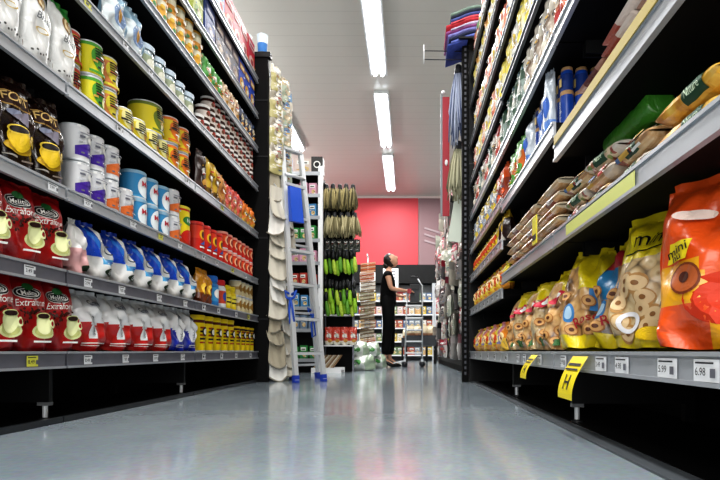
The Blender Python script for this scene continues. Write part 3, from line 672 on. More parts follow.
# big orange bag
def art_big(p):
    rr = random.Random(5); p.ell(.02, .10, .085, .055, ink('#cf3a18')); p.ell(.09, .115, .03, .035, ink('#cf3a18'), r0=.55)
    p.ell(-.06, .145, .03, .034, ink('#7a3a1e')); p.ell(-.06, .145, .026, .029, ink('#a8582c')); p.ell(-.06, .147, .01, .012, ink('#451c0d'))
    p.ell(.03, .245, .033, .036, ink('#7a3a1e')); p.ell(.03, .245, .029, .031, ink('#b0602f')); p.ell(.03, .247, .011, .013, ink('#e2581f'))
    p.ell(.09, .04, .035, .028, ink('#e8c42a')); p.rect(-.1, -.055, .185, .225, ink('#e5cf22'), n=5, sk=.01); p.text('mini', -.075, .208, .028, C['black'], rot=.2); p.text('nu', -.075, .192, .022, C['black'], rot=.2)
    p.ell(.04, .3, .025, .016, C['iw']); p.ell(-.05, .28, .035, .012, ink('#f0d8cc'))
big = bag('biscuit_bag', .25, .37, .13, lambda u, v: (film('#e8a81e') if (v < .25 and u > -.1) or (u < -.1 and .25 < v < .5 and u+v < .2) else OR), art_big, seed=41, wr=.009, nx=30, nz=40, taper=.06, ear=.05)
def art_nu(p):
    p.rect(-.09, .095, .235, .285, ink('#dccb1e'), n=10); p.rect(-.09, .095, .232, .236, C['black']); p.text('minu', .0, .26, .055, C['black']); rr = random.Random(8)
    for k in range(13):
        x = rr.uniform(-.085, .085); z = rr.uniform(.03, .16); p.lv = 2; p.ell(x, z, .026, .022, ink('#b98d56'), rot=rr.uniform(0, 3)); p.ell(x, z, .022, .018, ink('#dcc095')); p.ell(x, z, .007, .006, ink('#8a5f35'))
    p.ell(-.04, .06, .035, .026, ink('#e6e6ea'), r0=.6); p.ell(.03, .03, .045, .016, ink('#e8c21e')); p.ell(.06, .1, .02, .025, ink('#63605e'), r0=.5)
nu = bag('biscuit_bag', .235, .33, .13, lambda u, v: YB if v > .66 else (COOK2 if v > .1 else YB), art_nu, seed=42, wr=.008, nx=30, nz=40, taper=.06, ear=.06)
def art_ck(p):
    p.ell(-.045, .115, .022, .032, ink('#3f7fb8')); p.ell(-.045, .115, .014, .022, ink('#a8c8e0')); p.text('Rosq', .02, .09, .045, ink('#a82030'), rot=.35)
    p.rect(.03, .05, .12, .19, ink('#3f7fb8'), n=6); rings(p, [(-.03, .06), (.045, .05), (.03, .15), (-.06, .17)], r=.02)
ck = bag('biscuit_bag', .2, .345, .12, lambda u, v: YB if v < .14 or (v > .55 and u > -.35) or v > .82 else COOK, art_ck, seed=43, wr=.008, nx=24, nz=32, taper=.3, shear=-.05)
ck2 = bag('biscuit_bag', .2, .34, .12, lambda u, v: YB if v < .12 or v > .86 else (film('#2f7fb0') if (.45 < v < .72 and u < -.1) else (film('#b03038') if .72 < v else COOK)), art_ck, seed=44, wr=.009, nx=24, nz=32, taper=.2)
place(big, .635, 1.02, .248, -pi/2+.75, 'large orange and red biscuit bag at the right edge', 'biscuit bag', None, tilt=(-.1, 0), sc=(1.12, 1, .96))
place(big, .82, 1.13, .248, -pi/2+.3, 'orange biscuit bag tucked behind the large one', 'biscuit bag', None, sc=(.9, 1, .93))
place(nu, .62, 1.29, .248, -pi/2+.5, 'clear and yellow biscuit bag with bold dark lettering', 'biscuit bag', None, tilt=(-.16, 0), sc=(1.12, 1, 1.07))
place(nu, .83, 1.36, .248, -pi/2+.2, 'yellow topped biscuit bag standing behind the lettered one', 'biscuit bag', None, sc=(1, 1, .95))
place(ck2, .63, 1.54, .248, -pi/2+.35, 'biscuit bag with blue and red patches next to clear bag', 'biscuit bag', None, tilt=(-.22, 0))
place(ck, .585, 1.70, .248, -pi/2+.7, 'yellow biscuit bag with red script and blue oval', 'biscuit bag', None, tilt=(-.25, 0))
place(ck2, .80, 1.62, .248, -pi/2+.2, 'shadowed biscuit bag behind the yellow one', 'biscuit bag', None, sc=(1, 1, .95))
def art_rg(p):
    rings(p, [(-.05, .05), (0, .07), (.05, .05), (-.03, .11), (.035, .12), (.0, .03)], r=.019); p.ell(-.01, .185, .045, .018, ink('#c83048'), rot=.3); p.ell(0, .185, .022, .01, C['iw'], rot=.3); p.rect(-.07, -.045, .01, .04, ink('#3d6a3c'), n=4); p.rect(.0, .03, .01, .035, ink('#3d6a3c'), n=4)
rg = bag('biscuit_bag', .19, .3, .11, lambda u, v: YB if (v > .6 and u > -.6+1.5*(1-v)) or v > .85 else COOK, art_rg, seed=45, wr=.009, nx=22, nz=28, taper=.15, shear=.05)
rg2 = bag('biscuit_bag', .19, .27, .11, lambda u, v: YB if v > .78 else COOK2, art_rg, seed=46, wr=.009, nx=22, nz=28, taper=.12)
row([rg, rg2], 1, .245, 1.80, 2.74, 'clear biscuit bag with yellow top on bottom right shelf', 'biscuit bag', 'clear biscuit bags with yellow tops', n=5, rotj=.2, lean=-.2, turn=.6, gap=1.05)
row([rg2], 1, .245, 1.90, 2.70, 'clear biscuit bag in the back row, bottom right shelf', 'biscuit bag', 'clear biscuit bags, back row', n=4, rotj=.15, X=.66, turn=.3)
so_ = bag('biscuit_packet', .1, .15, .07, lambda u, v: film('#d9852a') if v > .5 else film('#e0b84a'), lambda p: p.ell(0, .08, .03, .03, ink('#f0d8a0')).ell(0, .08, .015, .015, ink('#a04a20')), seed=47, nx=12, nz=14)
sp_ = bag('biscuit_packet', .1, .155, .07, lambda u, v: film('#c97a8a') if v > .6 else film('#8a8ac0') if v > .3 else film('#d8a04a'), lambda p: p.ell(0, .08, .03, .025, ink('#f0d8a0')), seed=48, nx=12, nz=14)
sy_ = bag('biscuit_packet', .1, .15, .07, lambda u, v: YB if v > .3 else film('#d08a2a'), lambda p: p.ell(0, .08, .03, .03, ink('#c84a20')), seed=49, nx=12, nz=14)
row([so_, sp_, sy_], 1, .245, 2.82, 4.08, 'small orange and yellow biscuit packet, bottom right shelf', 'packet', 'small biscuit packets, bottom right shelf', n=12)
row([sy_, so_], 1, .58, 2.82, 4.08, 'small yellow biscuit packet on second right shelf', 'packet', 'small biscuit packets, second right shelf', n=12, layers=1)
row([sy_], 1, .84, 3.05, 4.08, 'small yellow biscuit packet on third right shelf', 'packet', 'small biscuit packets, third right shelf', n=10)
dkp = bag('biscuit_packet', .09, .17, .07, lambda u, v: film('#2a1412') if v < .8 and abs(u) > .3 else film('#d9b428') if v > .35 else film('#e6e0d8'), None, seed=50, nx=12, nz=14)
row([dkp], 1, .84, 2.79, 3.03, 'dark brown and yellow wafer packet on third right shelf', 'packet', 'dark wafer packets', n=2)
place(dkp, .66, 2.83, .841, -pi/2, 'dark brown wafer packet set back beside its pair', 'packet', None)
# spaghetti packs lying along the shelf (length along local x)
def spag(c, c2, seed, L=.30):
    return bag('pasta_pack', L, .035, .085, lambda u, v: c2 if abs(u) > .82 else (c if abs(u+.1) > .28 else c2), None, seed=seed, wr=.002, nx=24, nz=6, taper=0, seal=False)
def lying(name, L, W, Hh, colfn, art=None, seed=1):
    rr = random.Random(seed); ph = [rr.uniform(0, 6) for _ in range(4)]
    nx, na = 26, 14; mb = MB(); P = []
    def pt(u, a, e=0.):
        env = max(.0, 1-abs(u)**5)**.6; env = .12+.88*env
        wv = 1+.05*sin(u*9+ph[0]+a)+.04*sin(u*17+ph[1]+2*a)
        return (u*L/2, (W/2*(1+.06*abs(u)**6))*cos(a)*(.9+.1*env)*1. + (e*cos(a)), Hh/2+(Hh/2*env*wv+e)*sin(a))
    for i in range(nx+1):
        for k in range(na): P.append(pt(-1+2*i/nx, 2*pi*k/na))
    for i in range(nx):
        for k in range(na):
            q = [i*na+k, (i+1)*na+k, (i+1)*na+(k+1) % na, i*na+(k+1) % na]
            mb.add([P[j] for j in q], [(3, 2, 1, 0)], colfn(-1+2*(i+.5)/nx, k/na), True)
    o = mb.build(name)
    if art:
        pr = Print(lambda x, z, e: pt(2*x/L, pi+pi/2*0+ (pi/2)*0 + (pi - z/Hh*pi*.9+pi*.45 - pi/2 + pi/2), e)) if False else Print(lambda x, z, e: pt(2*x/L, -pi/2-.35-(z/Hh)*(pi*.75), e)); art(pr); pr.build('front_print', o)
    o['w'] = L; o['h'] = Hh; o['d'] = W
    return o
SPG = ramp_mat('noodles_in_film', 'noise', 26, [(.3, '#8a5f38'), (.5, '#c9a070'), (.7, '#e0cba6')], stretch=(.12, 3, 3))
SPR = film('#8f2a22', bump=.4)
def lp(c, txt=None, seed=1, W=.085):
    return lying('pasta_pack', .3, W, .042, lambda u, a: c if -.15 < u < .5 else (film('#d9cdb4') if abs(u) > .9 else SPG), (lambda p: p.text(txt, .03, .021, .028, C['iw'], sx=1.2)) if txt else None, seed)
spk = [lp(film('#7a2c24'), 'Massa', 60), lp(film('#c9b79a'), None, 61), lp(film('#a05a30'), None, 62)]
nxt = 0
def stack(side, T, ys, X, layers, protos, look, cat, group, zt=0):
    c = 0
    for i, y in enumerate(ys):
        for l in range(layers):
            for q in range(2):
                pr = protos[(i+l+q) % len(protos)]
                lb = look+', '+ORD[l]+' layer, '+ORD[i]+' pile, '+('front' if q == 0 else 'rear')
                place(pr, X+side*(.045+q*.095)+R.uniform(-.003, .003), y, T+.001+l*.0435, -pi/2+R.uniform(-.02, .02), lb, cat, group)
stack(1, .65, [1.95, 2.27, 2.58], .515, 5, spk, 'long pasta pack lying on second right shelf', 'pasta pack', 'pasta packs lying on the second right shelf')
m = MB(); m.box(.478, .482, 1.94, 2.0, .655, .76, mat('#d9cf3a', rough=.4)); m.box(.4765, .478, 1.945, 1.995, .67, .69, DARK); o = m.build('shelf_card'); tag(o, 'small upright yellow card in front of the pasta packs', 'shelf sign')
# instant noodle / vegetable packs (near bay, second shelf)
def lab(p): p.rect(-.035, .035, .012, .036, ink('#1d4630'), n=8).text('Nature', 0, .025, .015, ink('#cfe0c4'))
NPF = ramp_mat('mixed_vegetables_in_film', 'cells', 60, [(0, '#8a3a30'), (.25, '#c9b49a'), (.45, '#6f8a4a'), (.6, '#d9c8b0'), (.8, '#a86a4a')])
NP = [lying('pasta_pack', .2, .11, .05, lambda u, a: NPF if abs(u) < .8 else film('#c9c4ba'), lambda p: lab(p), 63),
      lying('pasta_pack', .2, .11, .05, lambda u, a: film('#8f3a34') if -.9 < u < -.5 else SPG, lambda p: (lab(p), fine(p, .08, .01, .04, 5)), 64),
      lying('pasta_pack', .2, .11, .05, lambda u, a: SPG if u < .4 else film('#d0c4b4'), lambda p: fine(p, .08, .01, .04, 6), 68)]
for i, y in enumerate([1.22, 1.425, 1.63]):
    for q in range(2):
        for l in range(2+(i > 0)+q*(2-(i > 0))):
            place(NP[(i+l+q) % 3], .575+.125*q, y, .651+l*.051, -pi/2+R.uniform(-.08, .08), f'dried food pack with dark green label, {ORD[l]} layer, {ORD[i]} {["front","rear"][q]} pile', 'food pack', 'food packs with green labels')
ypk = lying('pasta_pack', .22, .12, .055, lambda u, a: PASTA, lambda p: (p.rect(.0, .07, .012, .04, ink('#1d4630'), n=10).text('Nature', .035, .027, .018, ink('#cfe0c4'))), 65)
for l in range(2): place(ypk, .58, .99, .651+l*.056, -pi/2, ['lower', 'upper'][l]+' yellow pasta pack with dark green label, right edge', 'pasta pack', 'yellow pasta packs')
for l in range(3): place(ypk, .72, .98, .651+l*.056, -pi/2+.1, f'yellow pasta pack in the rear pile at the right edge, {ORD[l]} layer', 'pasta pack', 'yellow pasta packs')
gr = MB(); GR = film('#4c9a34', bump=.6); gr.tube([(-.15, 0, .04), (-.148, 0, .04), (-.14, 0, .04), (-.04, 0, .04), (-.03, 0, .04), (.06, 0, .04), (.07, 0, .04), (.148, 0, .04), (.15, 0, .04)], [.03, .037, .039, .039, .036, .039, .036, .039, .03], GR, 22)
gpr = gr.build('green_roll'); gpr['w'] = .26; gpr['h'] = .107; gpr['d'] = .1
for i, (y, zz) in enumerate([(1.49, .857)]):
    [place(gpr, .65+.085*q, y-.03*q, zz, -pi/2, ['green rolled pack lying on the food packs, nearer the aisle', 'green rolled pack lying on the food packs, set further back'][q], 'pack', 'green rolled packs') for q in (0, 1)]
# third right shelf: thin flat packs
fl = [lying('flat_pack', .2, .14, .03, lambda u, a: film('#6a2a24') if abs(u) < .5 else film('#b08a7a'), None, 66), lying('flat_pack', .2, .14, .03, lambda u, a: film('#a85a4a') if u < 0 else film('#d9cfc8'), None, 67)]
row(fl, 1, .94, .98, 1.74, 'flat red brown packet on the yellow-edged right shelf', 'packet', 'flat packets above the yellow strip', n=4, lay=[4, 4, 3, 2], layers=4, jit=.012, X=.497)
# standing spaghetti (blue)
BL = film('#1c4aa8', bump=.3)
def spst(seed):
    mb = MB(); tan = ink('#b89468')
    mb.lathe([(0, 0, BL), (.02, 0, BL), (.024, .02, BL), (.0235, .14, tan), (.023, .155, ink('#16367c')), (.023, .215, BL), (.021, .228, tan), (.02, .24, tan), (0, .238, tan)], 14)
    o = mb.build('spaghetti_pack')
    q = Print(lambda x, z, e: ((.024+e)*sin(x/.024), -(.024+e)*cos(x/.024), z)); q.text('Espaguete', 0, .08, .02, C['iw'], rot=pi/2); q.rect(-.012, .012, .17, .2, ink('#c9b070'), n=4); q.build('front_print', o)
    o['w'] = .048; o['h'] = .24; o['d'] = .048; return o
bs = spst(1)
row(bs, 1, 1.03, 1.86, 1.96, 'upright blue spaghetti pack with tan top, nearer cluster', 'spaghetti pack', 'blue spaghetti packs, nearer cluster', n=2, behind=3, X=.55)
row(bs, 1, 1.03, 2.09, 2.23, 'upright blue spaghetti pack with tan top, farther cluster', 'spaghetti pack', 'blue spaghetti packs, farther cluster', n=2, behind=2, X=.535)
clb = bag('pasta_bag', .1, .25, .08, lambda u, v: film('#b9c2cc', metal=.2) if v > .3 else film('#5f86c8'), lambda p: p.ell(0, .12, .03, .04, ink('#3a62b0')), seed=70, nx=14, nz=18)
place(clb, .528, 1.93, 1.031, -pi/2+.5, 'clear pasta bag standing in front of the nearer blue spaghetti', 'pasta bag', None, sc=(.55, .5, .98))
row(clb, 1, 1.03, 1.97, 2.085, 'clear pasta bag between the blue spaghetti clusters', 'pasta bag', None, n=1)
row(clb, 1, 1.03, 2.24, 2.33, 'clear pasta bag after the blue spaghetti packs', 'pasta bag', None, n=1)
def pk(c, c2, c3, h=.2, w=.14, seed=1, nm='food_bag'):
    return bag(nm, w, h*1.06, .06, lambda u, v: film(c) if v > .6 else (film(c2) if v > .22 or u > .2 else film(c3)), lambda p: p.ell(0, h*.6, w*.32, h*.11, ink(c3), rot=.2).ell(0, h*.6, w*.2, h*.05, C['iw'], rot=.2).ell(.01, h*.3, w*.28, h*.13, ink(c)).rect(-w*.3, w*.3, h*.08, h*.11, C['iw'], n=3) and fine(p, w*.38, h*.1, h*.85, seed, n=11), seed=seed, nx=12, nz=16, wr=.003, taper=.02, flat=True)
pgo = pk('#4f9c38', '#d9702c', '#e6d8b0', .2, .15, 71); por = pk('#d8561f', '#8f3a24', '#c9c0b8', .19, .14, 72); pye = pk('#d9bf3a', '#9aa6b8', '#e6ddc8', .19, .13, 73); pgr = pk('#9fb0c4', '#d0c04a', '#7d8ea6', .18, .13, 74)
row(pgo, 1, 1.03, 2.34, 2.66, 'green and orange food bag on the middle right shelf', 'food bag', 'green and orange bags', n=2)
row(por, 1, 1.06, 2.79, 3.06, 'orange red food bag on fourth right shelf', 'food bag', 'orange red bags', n=2)
row([pye, pgr], 1, 1.06, 3.07, 4.08, 'yellow and grey food bag on fourth right shelf', 'food bag', 'yellow and grey bags', n=8)
crm = pk('#d8d2c4', '#b3a494', '#7d6a5a', .235, .13, 75); gdk = pk('#3a5a48', '#8fa09a', '#d0d4cc', .23, .14, 76); rdk = pk('#a82c2c', '#c96a4a', '#e6d4c0', .225, .13, 77)
row(rdk, 1, 1.33, 1.56, 1.86, 'dark red food bag on upper right shelf at frame top', 'food bag', 'dark red bags, near', n=2)
row(crm, 1, 1.33, 1.87, 2.33, 'cream food bag with brown print on upper right shelf', 'food bag', 'cream bags', n=3)
row(gdk, 1, 1.33, 2.34, 2.74, 'dark green food bag on upper right shelf', 'food bag', 'dark green bags', n=3)
row([gdk, rdk, crm], 1, 1.33, 2.8, 4.08, 'mixed colour flour bag on upper right shelf, far bay', 'food bag', 'bags in the far bay at head height', n=9)
yel = pk('#e0cf4a', '#d9d2a8', '#c9b83a', .232, .13, 78); wht = pk('#dcdcd6', '#c4c4ba', '#d0b64a', .225, .13, 79); sal = pk('#c9705a', '#d88f6e', '#e3c6ae', .232, .13, 80); ogn = pk('#d99a2c', '#e0d4b8', '#c9c0a8', .23, .12, 81); grn = pk('#6a9c6a', '#c9ccb0', '#d99a8a', .23, .13, 82)
row([wht, yel, yel], 1, 1.62, 2.05, 2.74, 'yellow and white flour bag, fifth right shelf', 'flour bag', 'flour bags middle bay, fifth shelf', n=5)
row([yel, wht, sal], 1, 1.6, 2.8, 4.08, 'pale yellow grain bag, far bay of fifth right shelf', 'grain bag', 'grain bags far bay, fifth shelf', n=9)
row([ogn, wht], 1, 1.9, 2.3, 2.74, 'orange and white grain bag, sixth right shelf', 'grain bag', 'grain bags middle bay, sixth shelf', n=3)
row([sal, sal, wht], 1, 1.9, 2.8, 4.08, 'salmon coloured grain bag, far bay of sixth shelf', 'grain bag', 'grain bags far bay, sixth shelf', n=9)
row([wht, ogn, yel], 1, 2.22, 2.8, 4.08, 'light grain bag, far bay of seventh right shelf', 'grain bag', 'grain bags far bay, seventh shelf', n=9)
row([grn, sal, wht], 1, 2.48, 3.0, 4.08, 'green and pink grain bag on the topmost right shelf', 'grain bag', 'grain bags on the topmost right shelf', n=8)

# ================================================================ LEFT END CAP: hanging white cloths, packs
m = MB(); m.box(-1.5, -1.13, 4.24, 4.62, 0, .24, BLACK2); m.box(-1.13, -1.126, 4.26, 4.6, .02, .22, mat('#3a3c40', rough=.5)); o = m.build('display_box'); tag(o, 'black box base under the hanging white cloths', 'display')
def hang_cloth(seed, c='#dedcd4', w=.19, h=.27):
    mb = MB(); M = mat(c, rough=.8, bump=.3, bscale=25., var=.12, vscale=12.); nx, nz = 14, 10; vs = []
    for j in range(nz+1):
        v = j/nz
        for i in range(nx+1):
            u = i/nx*2-1; ww = w/2*(.6+.4*sin(pi*min(.5, .15+v*.5)))*(1-.12*max(0, v-.8)*5)
            drop = h*v - .035*u*u*v*(1)
            out = .012+.07*v*v*(1-.5*u*u)+.006*sin(u*8+seed*2)*v
            vs.append((u*ww, -out, -drop))
    mb.add(vs, [(j*(nx+1)+i, j*(nx+1)+i+1, (j+1)*(nx+1)+i+1, (j+1)*(nx+1)+i) for j in range(nz) for i in range(nx)], M, True)
    e_ = MB(); ed = vs[-(nx+1):]; mb.tube(ed, .006, mat('#8f8a7c', rough=.8), 6)
    o = mb.build('hanging_cloth'); hb = MB(); hb.tube([(0, -.012, 0), (0, .02, .03)], .004, ALU, 6); hb.build('hanger', o)
    return o
hc = [hang_cloth(1), hang_cloth(2, '#cfcabc'), hang_cloth(3, '#e6e5e0'), hang_cloth(4, '#a9a18e')]
k = 0
for col, (x, y) in enumerate([(-1.1, 4.26), (-1.08, 4.44)]):
    for j in range(13):
        place(hc[R.randrange(4)], x+R.uniform(-.03, .03), y+R.uniform(-.02, .02), .30+j*.118+R.uniform(-.02, .02), pi/2-.85+.45*col+R.uniform(-.6, .6), f'pale cotton cloth hanging at the left run end, {ORD[j]} up, {["nearer","farther"][col]} column', 'cloth', 'pale cloths hanging beside the stepladder', sc=(R.uniform(.85, 1.1), 1, R.uniform(.9, 1.15))); k += 1
m = MB(); m.box(-1.128, -1.118, 4.24, 4.62, 0, 2.55, BLACK2) if False else None
m.box(-1.15, -1.13, 4.22, 4.66, .24, 2.55, BLACK2); o = m.build('hanging_board'); tag(o, 'black hook board behind the white cloths and packs', 'board')
def hpack(c, c2, w=.14, h=.24, seed=1):
    mb = MB(); a = film(c); b = film(c2)
    o = bag('hanging_pack', w, h, .035, lambda u, v: a if v > .72 else b, lambda p: p.ell(0, h*.82, w*.3, h*.06, C['iw']).rect(-w*.28, w*.28, h*.3, h*.36, a, n=2).ell(0, h*.5, w*.25, h*.1, a) and fine(p, w*.35, h*.1, h*.7, seed), seed=seed, nx=8, nz=10, wr=.005, taper=.03)
    return o
hp = [hpack('#c9b89a', '#a9b4a0', seed=90), hpack('#d9d4c4', '#b8b07a', seed=91), hpack('#7f9fc0', '#c9c0b0', seed=92), hpack('#e6e3da', '#a8a090', seed=93)]
for i in range(14):
    j = i//2; c = i % 2
    place(hp[(i*3+1) % 4], -1.085+.03*c, 4.27+.2*c, 1.7+j*.11, pi/2-.6+R.uniform(-.3, .3), f'cleaning pack hanging above the white cloths, {ORD[j]} up, {["nearer","farther"][c]} side', 'pack', 'packs hanging above the white cloths', sc=(1, 1, .9))

# ================================================================ STEPLADDER
L = empty('stepladder', (-.8, 4.2, 0)); tag(L, 'aluminium stepladder with blue top tray, standing in the aisle', 'ladder')
P = lambda x, y, z: Vector((x+.8, y-4.2, z))
FLb, FRb = P(-.875, 4.06, .02), P(-.69, 4.26, .02); top_c = P(-.99, 4.42, 1.95)
wv = (FRb-FLb); wv_t = wv*.68
FLt, FRt = top_c-wv_t/2, top_c+wv_t/2
back = Vector((-.13, .47, 0)); BLb, BRb = FLb+back, FRb+back; BLt, BRt = FLt+Vector((0, .04, -.12)), FRt+Vector((0, .04, -.12))
for nm, a, b in (('front_rail', FLb, FLt), ('front_rail', FRb, FRt), ('rear_rail', BLb, BLt), ('rear_rail', BRb, BRt)):
    m = MB(); m.bar(a, b, .026 if nm[0] == 'r' else .03, .038 if nm[0] == 'f' else .026, ALU, up=wv.normalized()); m.build(nm, L)
    m = MB(); m.bar(a-Vector((0, 0, .02)), a+(b-a)*.02, .034, .046, mat('#2440a8', rough=.5), up=wv.normalized()); m.build('rubber_foot', L)
nrm = Vector((wv.y, -wv.x, 0)).normalized()
for z in (.235, .52, .81, 1.1, 1.39, 1.68):
    t = (z-.02)/1.98; a = FLb.lerp(FLt, t); b = FRb.lerp(FRt, t)
    m = MB(); m.bar(a+nrm*-.02, b+nrm*-.02, .085, .022, ALU); m.bar(a+nrm*-.02+Vector((0, 0, .012)), b+nrm*-.02+Vector((0, 0, .012)), .07, .004, mat('#5a5d62', rough=.5)); m.build('step', L)
for z in (.13, .6, 1.2):
    t = (z-.02)/1.86; a = BLb.lerp(BLt, t); b = BRb.lerp(BRt, t)
    m = MB(); m.bar(a, b, .02, .02, ALU); m.build('rear_brace', L)
a = FLb.lerp(FLt, .665); b = a.lerp(FRb.lerp(FRt, .665), .55); d = FLb.lerp(FLt, .82); c = d.lerp(FRb.lerp(FRt, .82), .55)
BLU = mat('#1f55c8', rough=.4); m = MB(); o1 = nrm*.035; o2 = nrm*.075
m.add([a+o1, b+o1, c+o1*1.2+Vector((0, 0, .0)), d+o1*1.2, a+o2, b+o2, c+o2, d+o2], [(0, 3, 2, 1), (4, 5, 6, 7), (0, 1, 5, 4), (1, 2, 6, 5), (2, 3, 7, 6), (3, 0, 4, 7)], BLU)
m.build('top_tray', L)
m = MB(); m.tube([FLb.lerp(FLt, .88)+nrm*.02, FRb.lerp(FRt, .88)+nrm*.02], .014, ALU); m.bar(FLt, FRt, .05, .02, ALU); m.build('top_cap', L)
for a, lab in ((FLb.lerp(FLt, .33), 0), (BRb.lerp(BRt, .3), 1)):
    m = MB(); B2 = mat('#1c4fb4', rough=.6)
    for s in (-1, 1): m.tube([a+Vector((0, 0, .04)), a+Vector((s*.045, -.02, .07)), a+Vector((s*.03, -.03, .02)), a+Vector((0, -.03, .0))], .011, B2, 6)
    m.tube([a+Vector((0, -.03, .02)), a+Vector((.02, -.04, -.08)), a+Vector((.03, -.03, -.17)), a+Vector((0, -.03, -.19)), a+Vector((-.01, -.03, -.08)), a+Vector((0, -.03, .02))], .010, B2, 6)
    m.build('tie_strap', L)

# ================================================================ SECOND LEFT RUN: end cap shelves + hanging brushes
E = empty('endcap_shelving', (0, 0, 0)); tag(E, 'white framed end shelving unit behind the stepladder', 'shelving')
m = MB(); m.box(-2.0, -1.0, 6.25, 6.29, .0, 2.3, BLACK2); m.build('back_panel', E)
for x in (-1.02, -2.0):
    m = MB(); m.box(x, x+.05, 5.9, 5.95, 0, 2.35, WHITE); m.build('post', E)
ez = [.16, .5, .75, 1.0, 1.26, 1.52, 1.78, 2.03, 2.28]
for z in ez:
    m = MB(); m.box(-1.99, -1.0, 5.91, 6.24, z-.02, z, BLACK2); m.box(-1.99, -1.0, 5.895, 5.909, z-.035, z+.005, RAIL); m.build('shelf', E)
ecol = ['#d9c9c0', '#d8a0b8', '#4f8fc0', '#3a8f4a', '#c9c9c4', '#c98a50', '#b8433a', '#7a8fa8', '#e0d4a0']
eb = {}
def smallbox(c, w=.11, h=.16, d=.1, nm='packet'):
    k = (c, w, h)
    if k not in eb: eb[k] = carton(nm, w, h, d, ink(c), lambda p: (p.rect(-w*.38, w*.3, h*.62, h*.86, C['iw'], n=1), p.rect(-w*.3, w*.2, h*.68, h*.76, ink('#333338'), n=1), p.ell(.01, h*.32, w*.26, h*.16, ink('#d9c08a')), fine(p, w*.4, h*.08, h*.55, int(w*1000)+sum(map(ord, c)), n=8)))
    return eb[k]
rr = random.Random(5)
cn = {'#d9c9c0': 'beige', '#d8a0b8': 'pink', '#4f8fc0': 'blue', '#3a8f4a': 'green', '#c9c9c4': 'grey', '#c98a50': 'tan', '#b8433a': 'red', '#7a8fa8': 'slate', '#e0d4a0': 'cream'}
tiers = ['bottom', 'second', 'third', 'fourth', 'fifth', 'sixth', 'seventh', 'eighth', 'top']
for zi, z in enumerate(ez[:-1]):
    c = ecol[(zi*4+3) % 9]
    if zi == 7: c = '#d8a0b8'
    if zi == 6: c = '#4f8fc0'
    if zi == 5: c = '#3a8f4a'
    for i in range(5):
        place(smallbox(c, .11, .17), -1.09-.1*i, 5.98+R.uniform(-.02, .02), z+.001, R.uniform(-.2, .2), f'{cn[c]} packet on the {tiers[zi]} shelf behind the stepladder, {ORD[i]} from right', 'packet', 'packets on the end shelving', sc=(.78, .8, R.uniform(.7, .95)))
place(smallbox('#d9c9c0', .2, .17), -1.2, 6.0, 2.281, .1, 'beige carton on top of the end shelving unit', 'carton', None)
place(smallbox('#4a4640' if False else '#7a8fa8', .16, .19), -1.42, 6.0, 2.281, 0, 'slate carton on top of end shelving, set inward', 'carton', None)
blk = carton('carton', .13, .19, .12, mat('#22201f'), lambda p: p.ell(0, .1, .04, .04, C['iw']).ell(0, .1, .028, .028, C['black'])); place(blk, -1.04, 6.0, 2.281, 0, 'black carton with round emblem topping the end shelving', 'carton', None)
wp2 = MB(); wp2.box(-1.3, -1.27, 6.3, 9.5, 0, 2.3, BLACK2); wp2.box(-1.3, -.98, 9.5, 9.54, 0, 2.3, BLACK); wp2.box(-1.3, -1.0, 6.3, 9.5, .1, .14, BLACK2)
o = wp2.build('hook_wall'); tag(o, 'black hook wall with brushes on the second left run', 'shelving')
# straw / rag mop heads
def mop(c, c2, seed, n=46, L=.3, r=.1):
    rr = random.Random(seed); mb = MB(); A = mat(c, rough=.8); B = mat(c2, rough=.8)
    for k in range(n):
        a = rr.uniform(0, 2*pi); q = sqrt(rr.random()); x = r*q*cos(a); y = r*q*sin(a)*.7
        l = L*rr.uniform(.75, 1.05)
        mb.tube([(x*.35, y*.35, 0), (x*.8, y*.8, -l*.35), (x*1.1, y*1.1, -l*.7), (x*1.15+rr.uniform(-.02, .02), y*1.2, -l)], [.008, .011, .010, .006], A if rr.random() < .6 else B, 4)
    o = mb.build('mop_head'); cb = MB(); cb.lathe([(.02, .05, DARK), (.03, .04, DARK), (.04, -.02, DARK), (0, -.03, DARK)], 10); cb.build('socket', o)
    return o
mstraw = [mop('#a89b6c', '#5f5a40', 1), mop('#c9bf98', '#8a8260', 2)]
def brush(seed, g='#8fc02c'):
    q = random.Random(seed); mb = MB(); mb.tube([(0, 0, 0), (0, -.008, -.05), (0, 0, -.09)], [.012, .022, .018], mat('#1c1e20', rough=.5), 6); o = mb.build('hanging_brush')
    h = MB(); h.tube([(0, 0, -.085), (.006, -.012, -.13), (.012, -.02, -.18), (.02, -.02, -.235), (.024, -.02, -.25)], [.012, .02, .024, .02, .008], mat(g, rough=.5, var=.3, vscale=50.), 7); h.build('green_head', o)
    return o
br = [brush(1), brush(2, '#b4d048'), brush(3, '#5f9a2c')]
D = empty('display_rack', (-.8, 6.2, 0)); tag(D, 'black hook rack of mops and green brushes facing the camera', 'display')
m = MB(); m.box(-.2, .14, .1, .13, .0, 2.2, BLACK); m.build('rack_back', D)
for z in (.68, .32): m = MB(); m.box(-.19, .14, -.08, .1, z-.015, z, WHITE); m.build('rack_shelf', D)
for s_ in (-1, 1): m = MB(); m.box(s_*.17-.04, s_*.17-.02, .06, .1, 0, 2.2, RAIL_D); m.build('rack_post', D)
for r_, z in enumerate([2.17, 1.84]):
    for i in range(5):
        place(mstraw[r_], -.96+i*.078+.02*r_, 6.13-.02*(i % 2), z, R.uniform(0, 3), f'{["dark straw mop head in the top","pale straw mop head in the second"][r_]} row of the hook rack, {ORD[i]} from left', 'mop head', 'straw mop heads on the hook rack', sc=(.8, .8, .85))
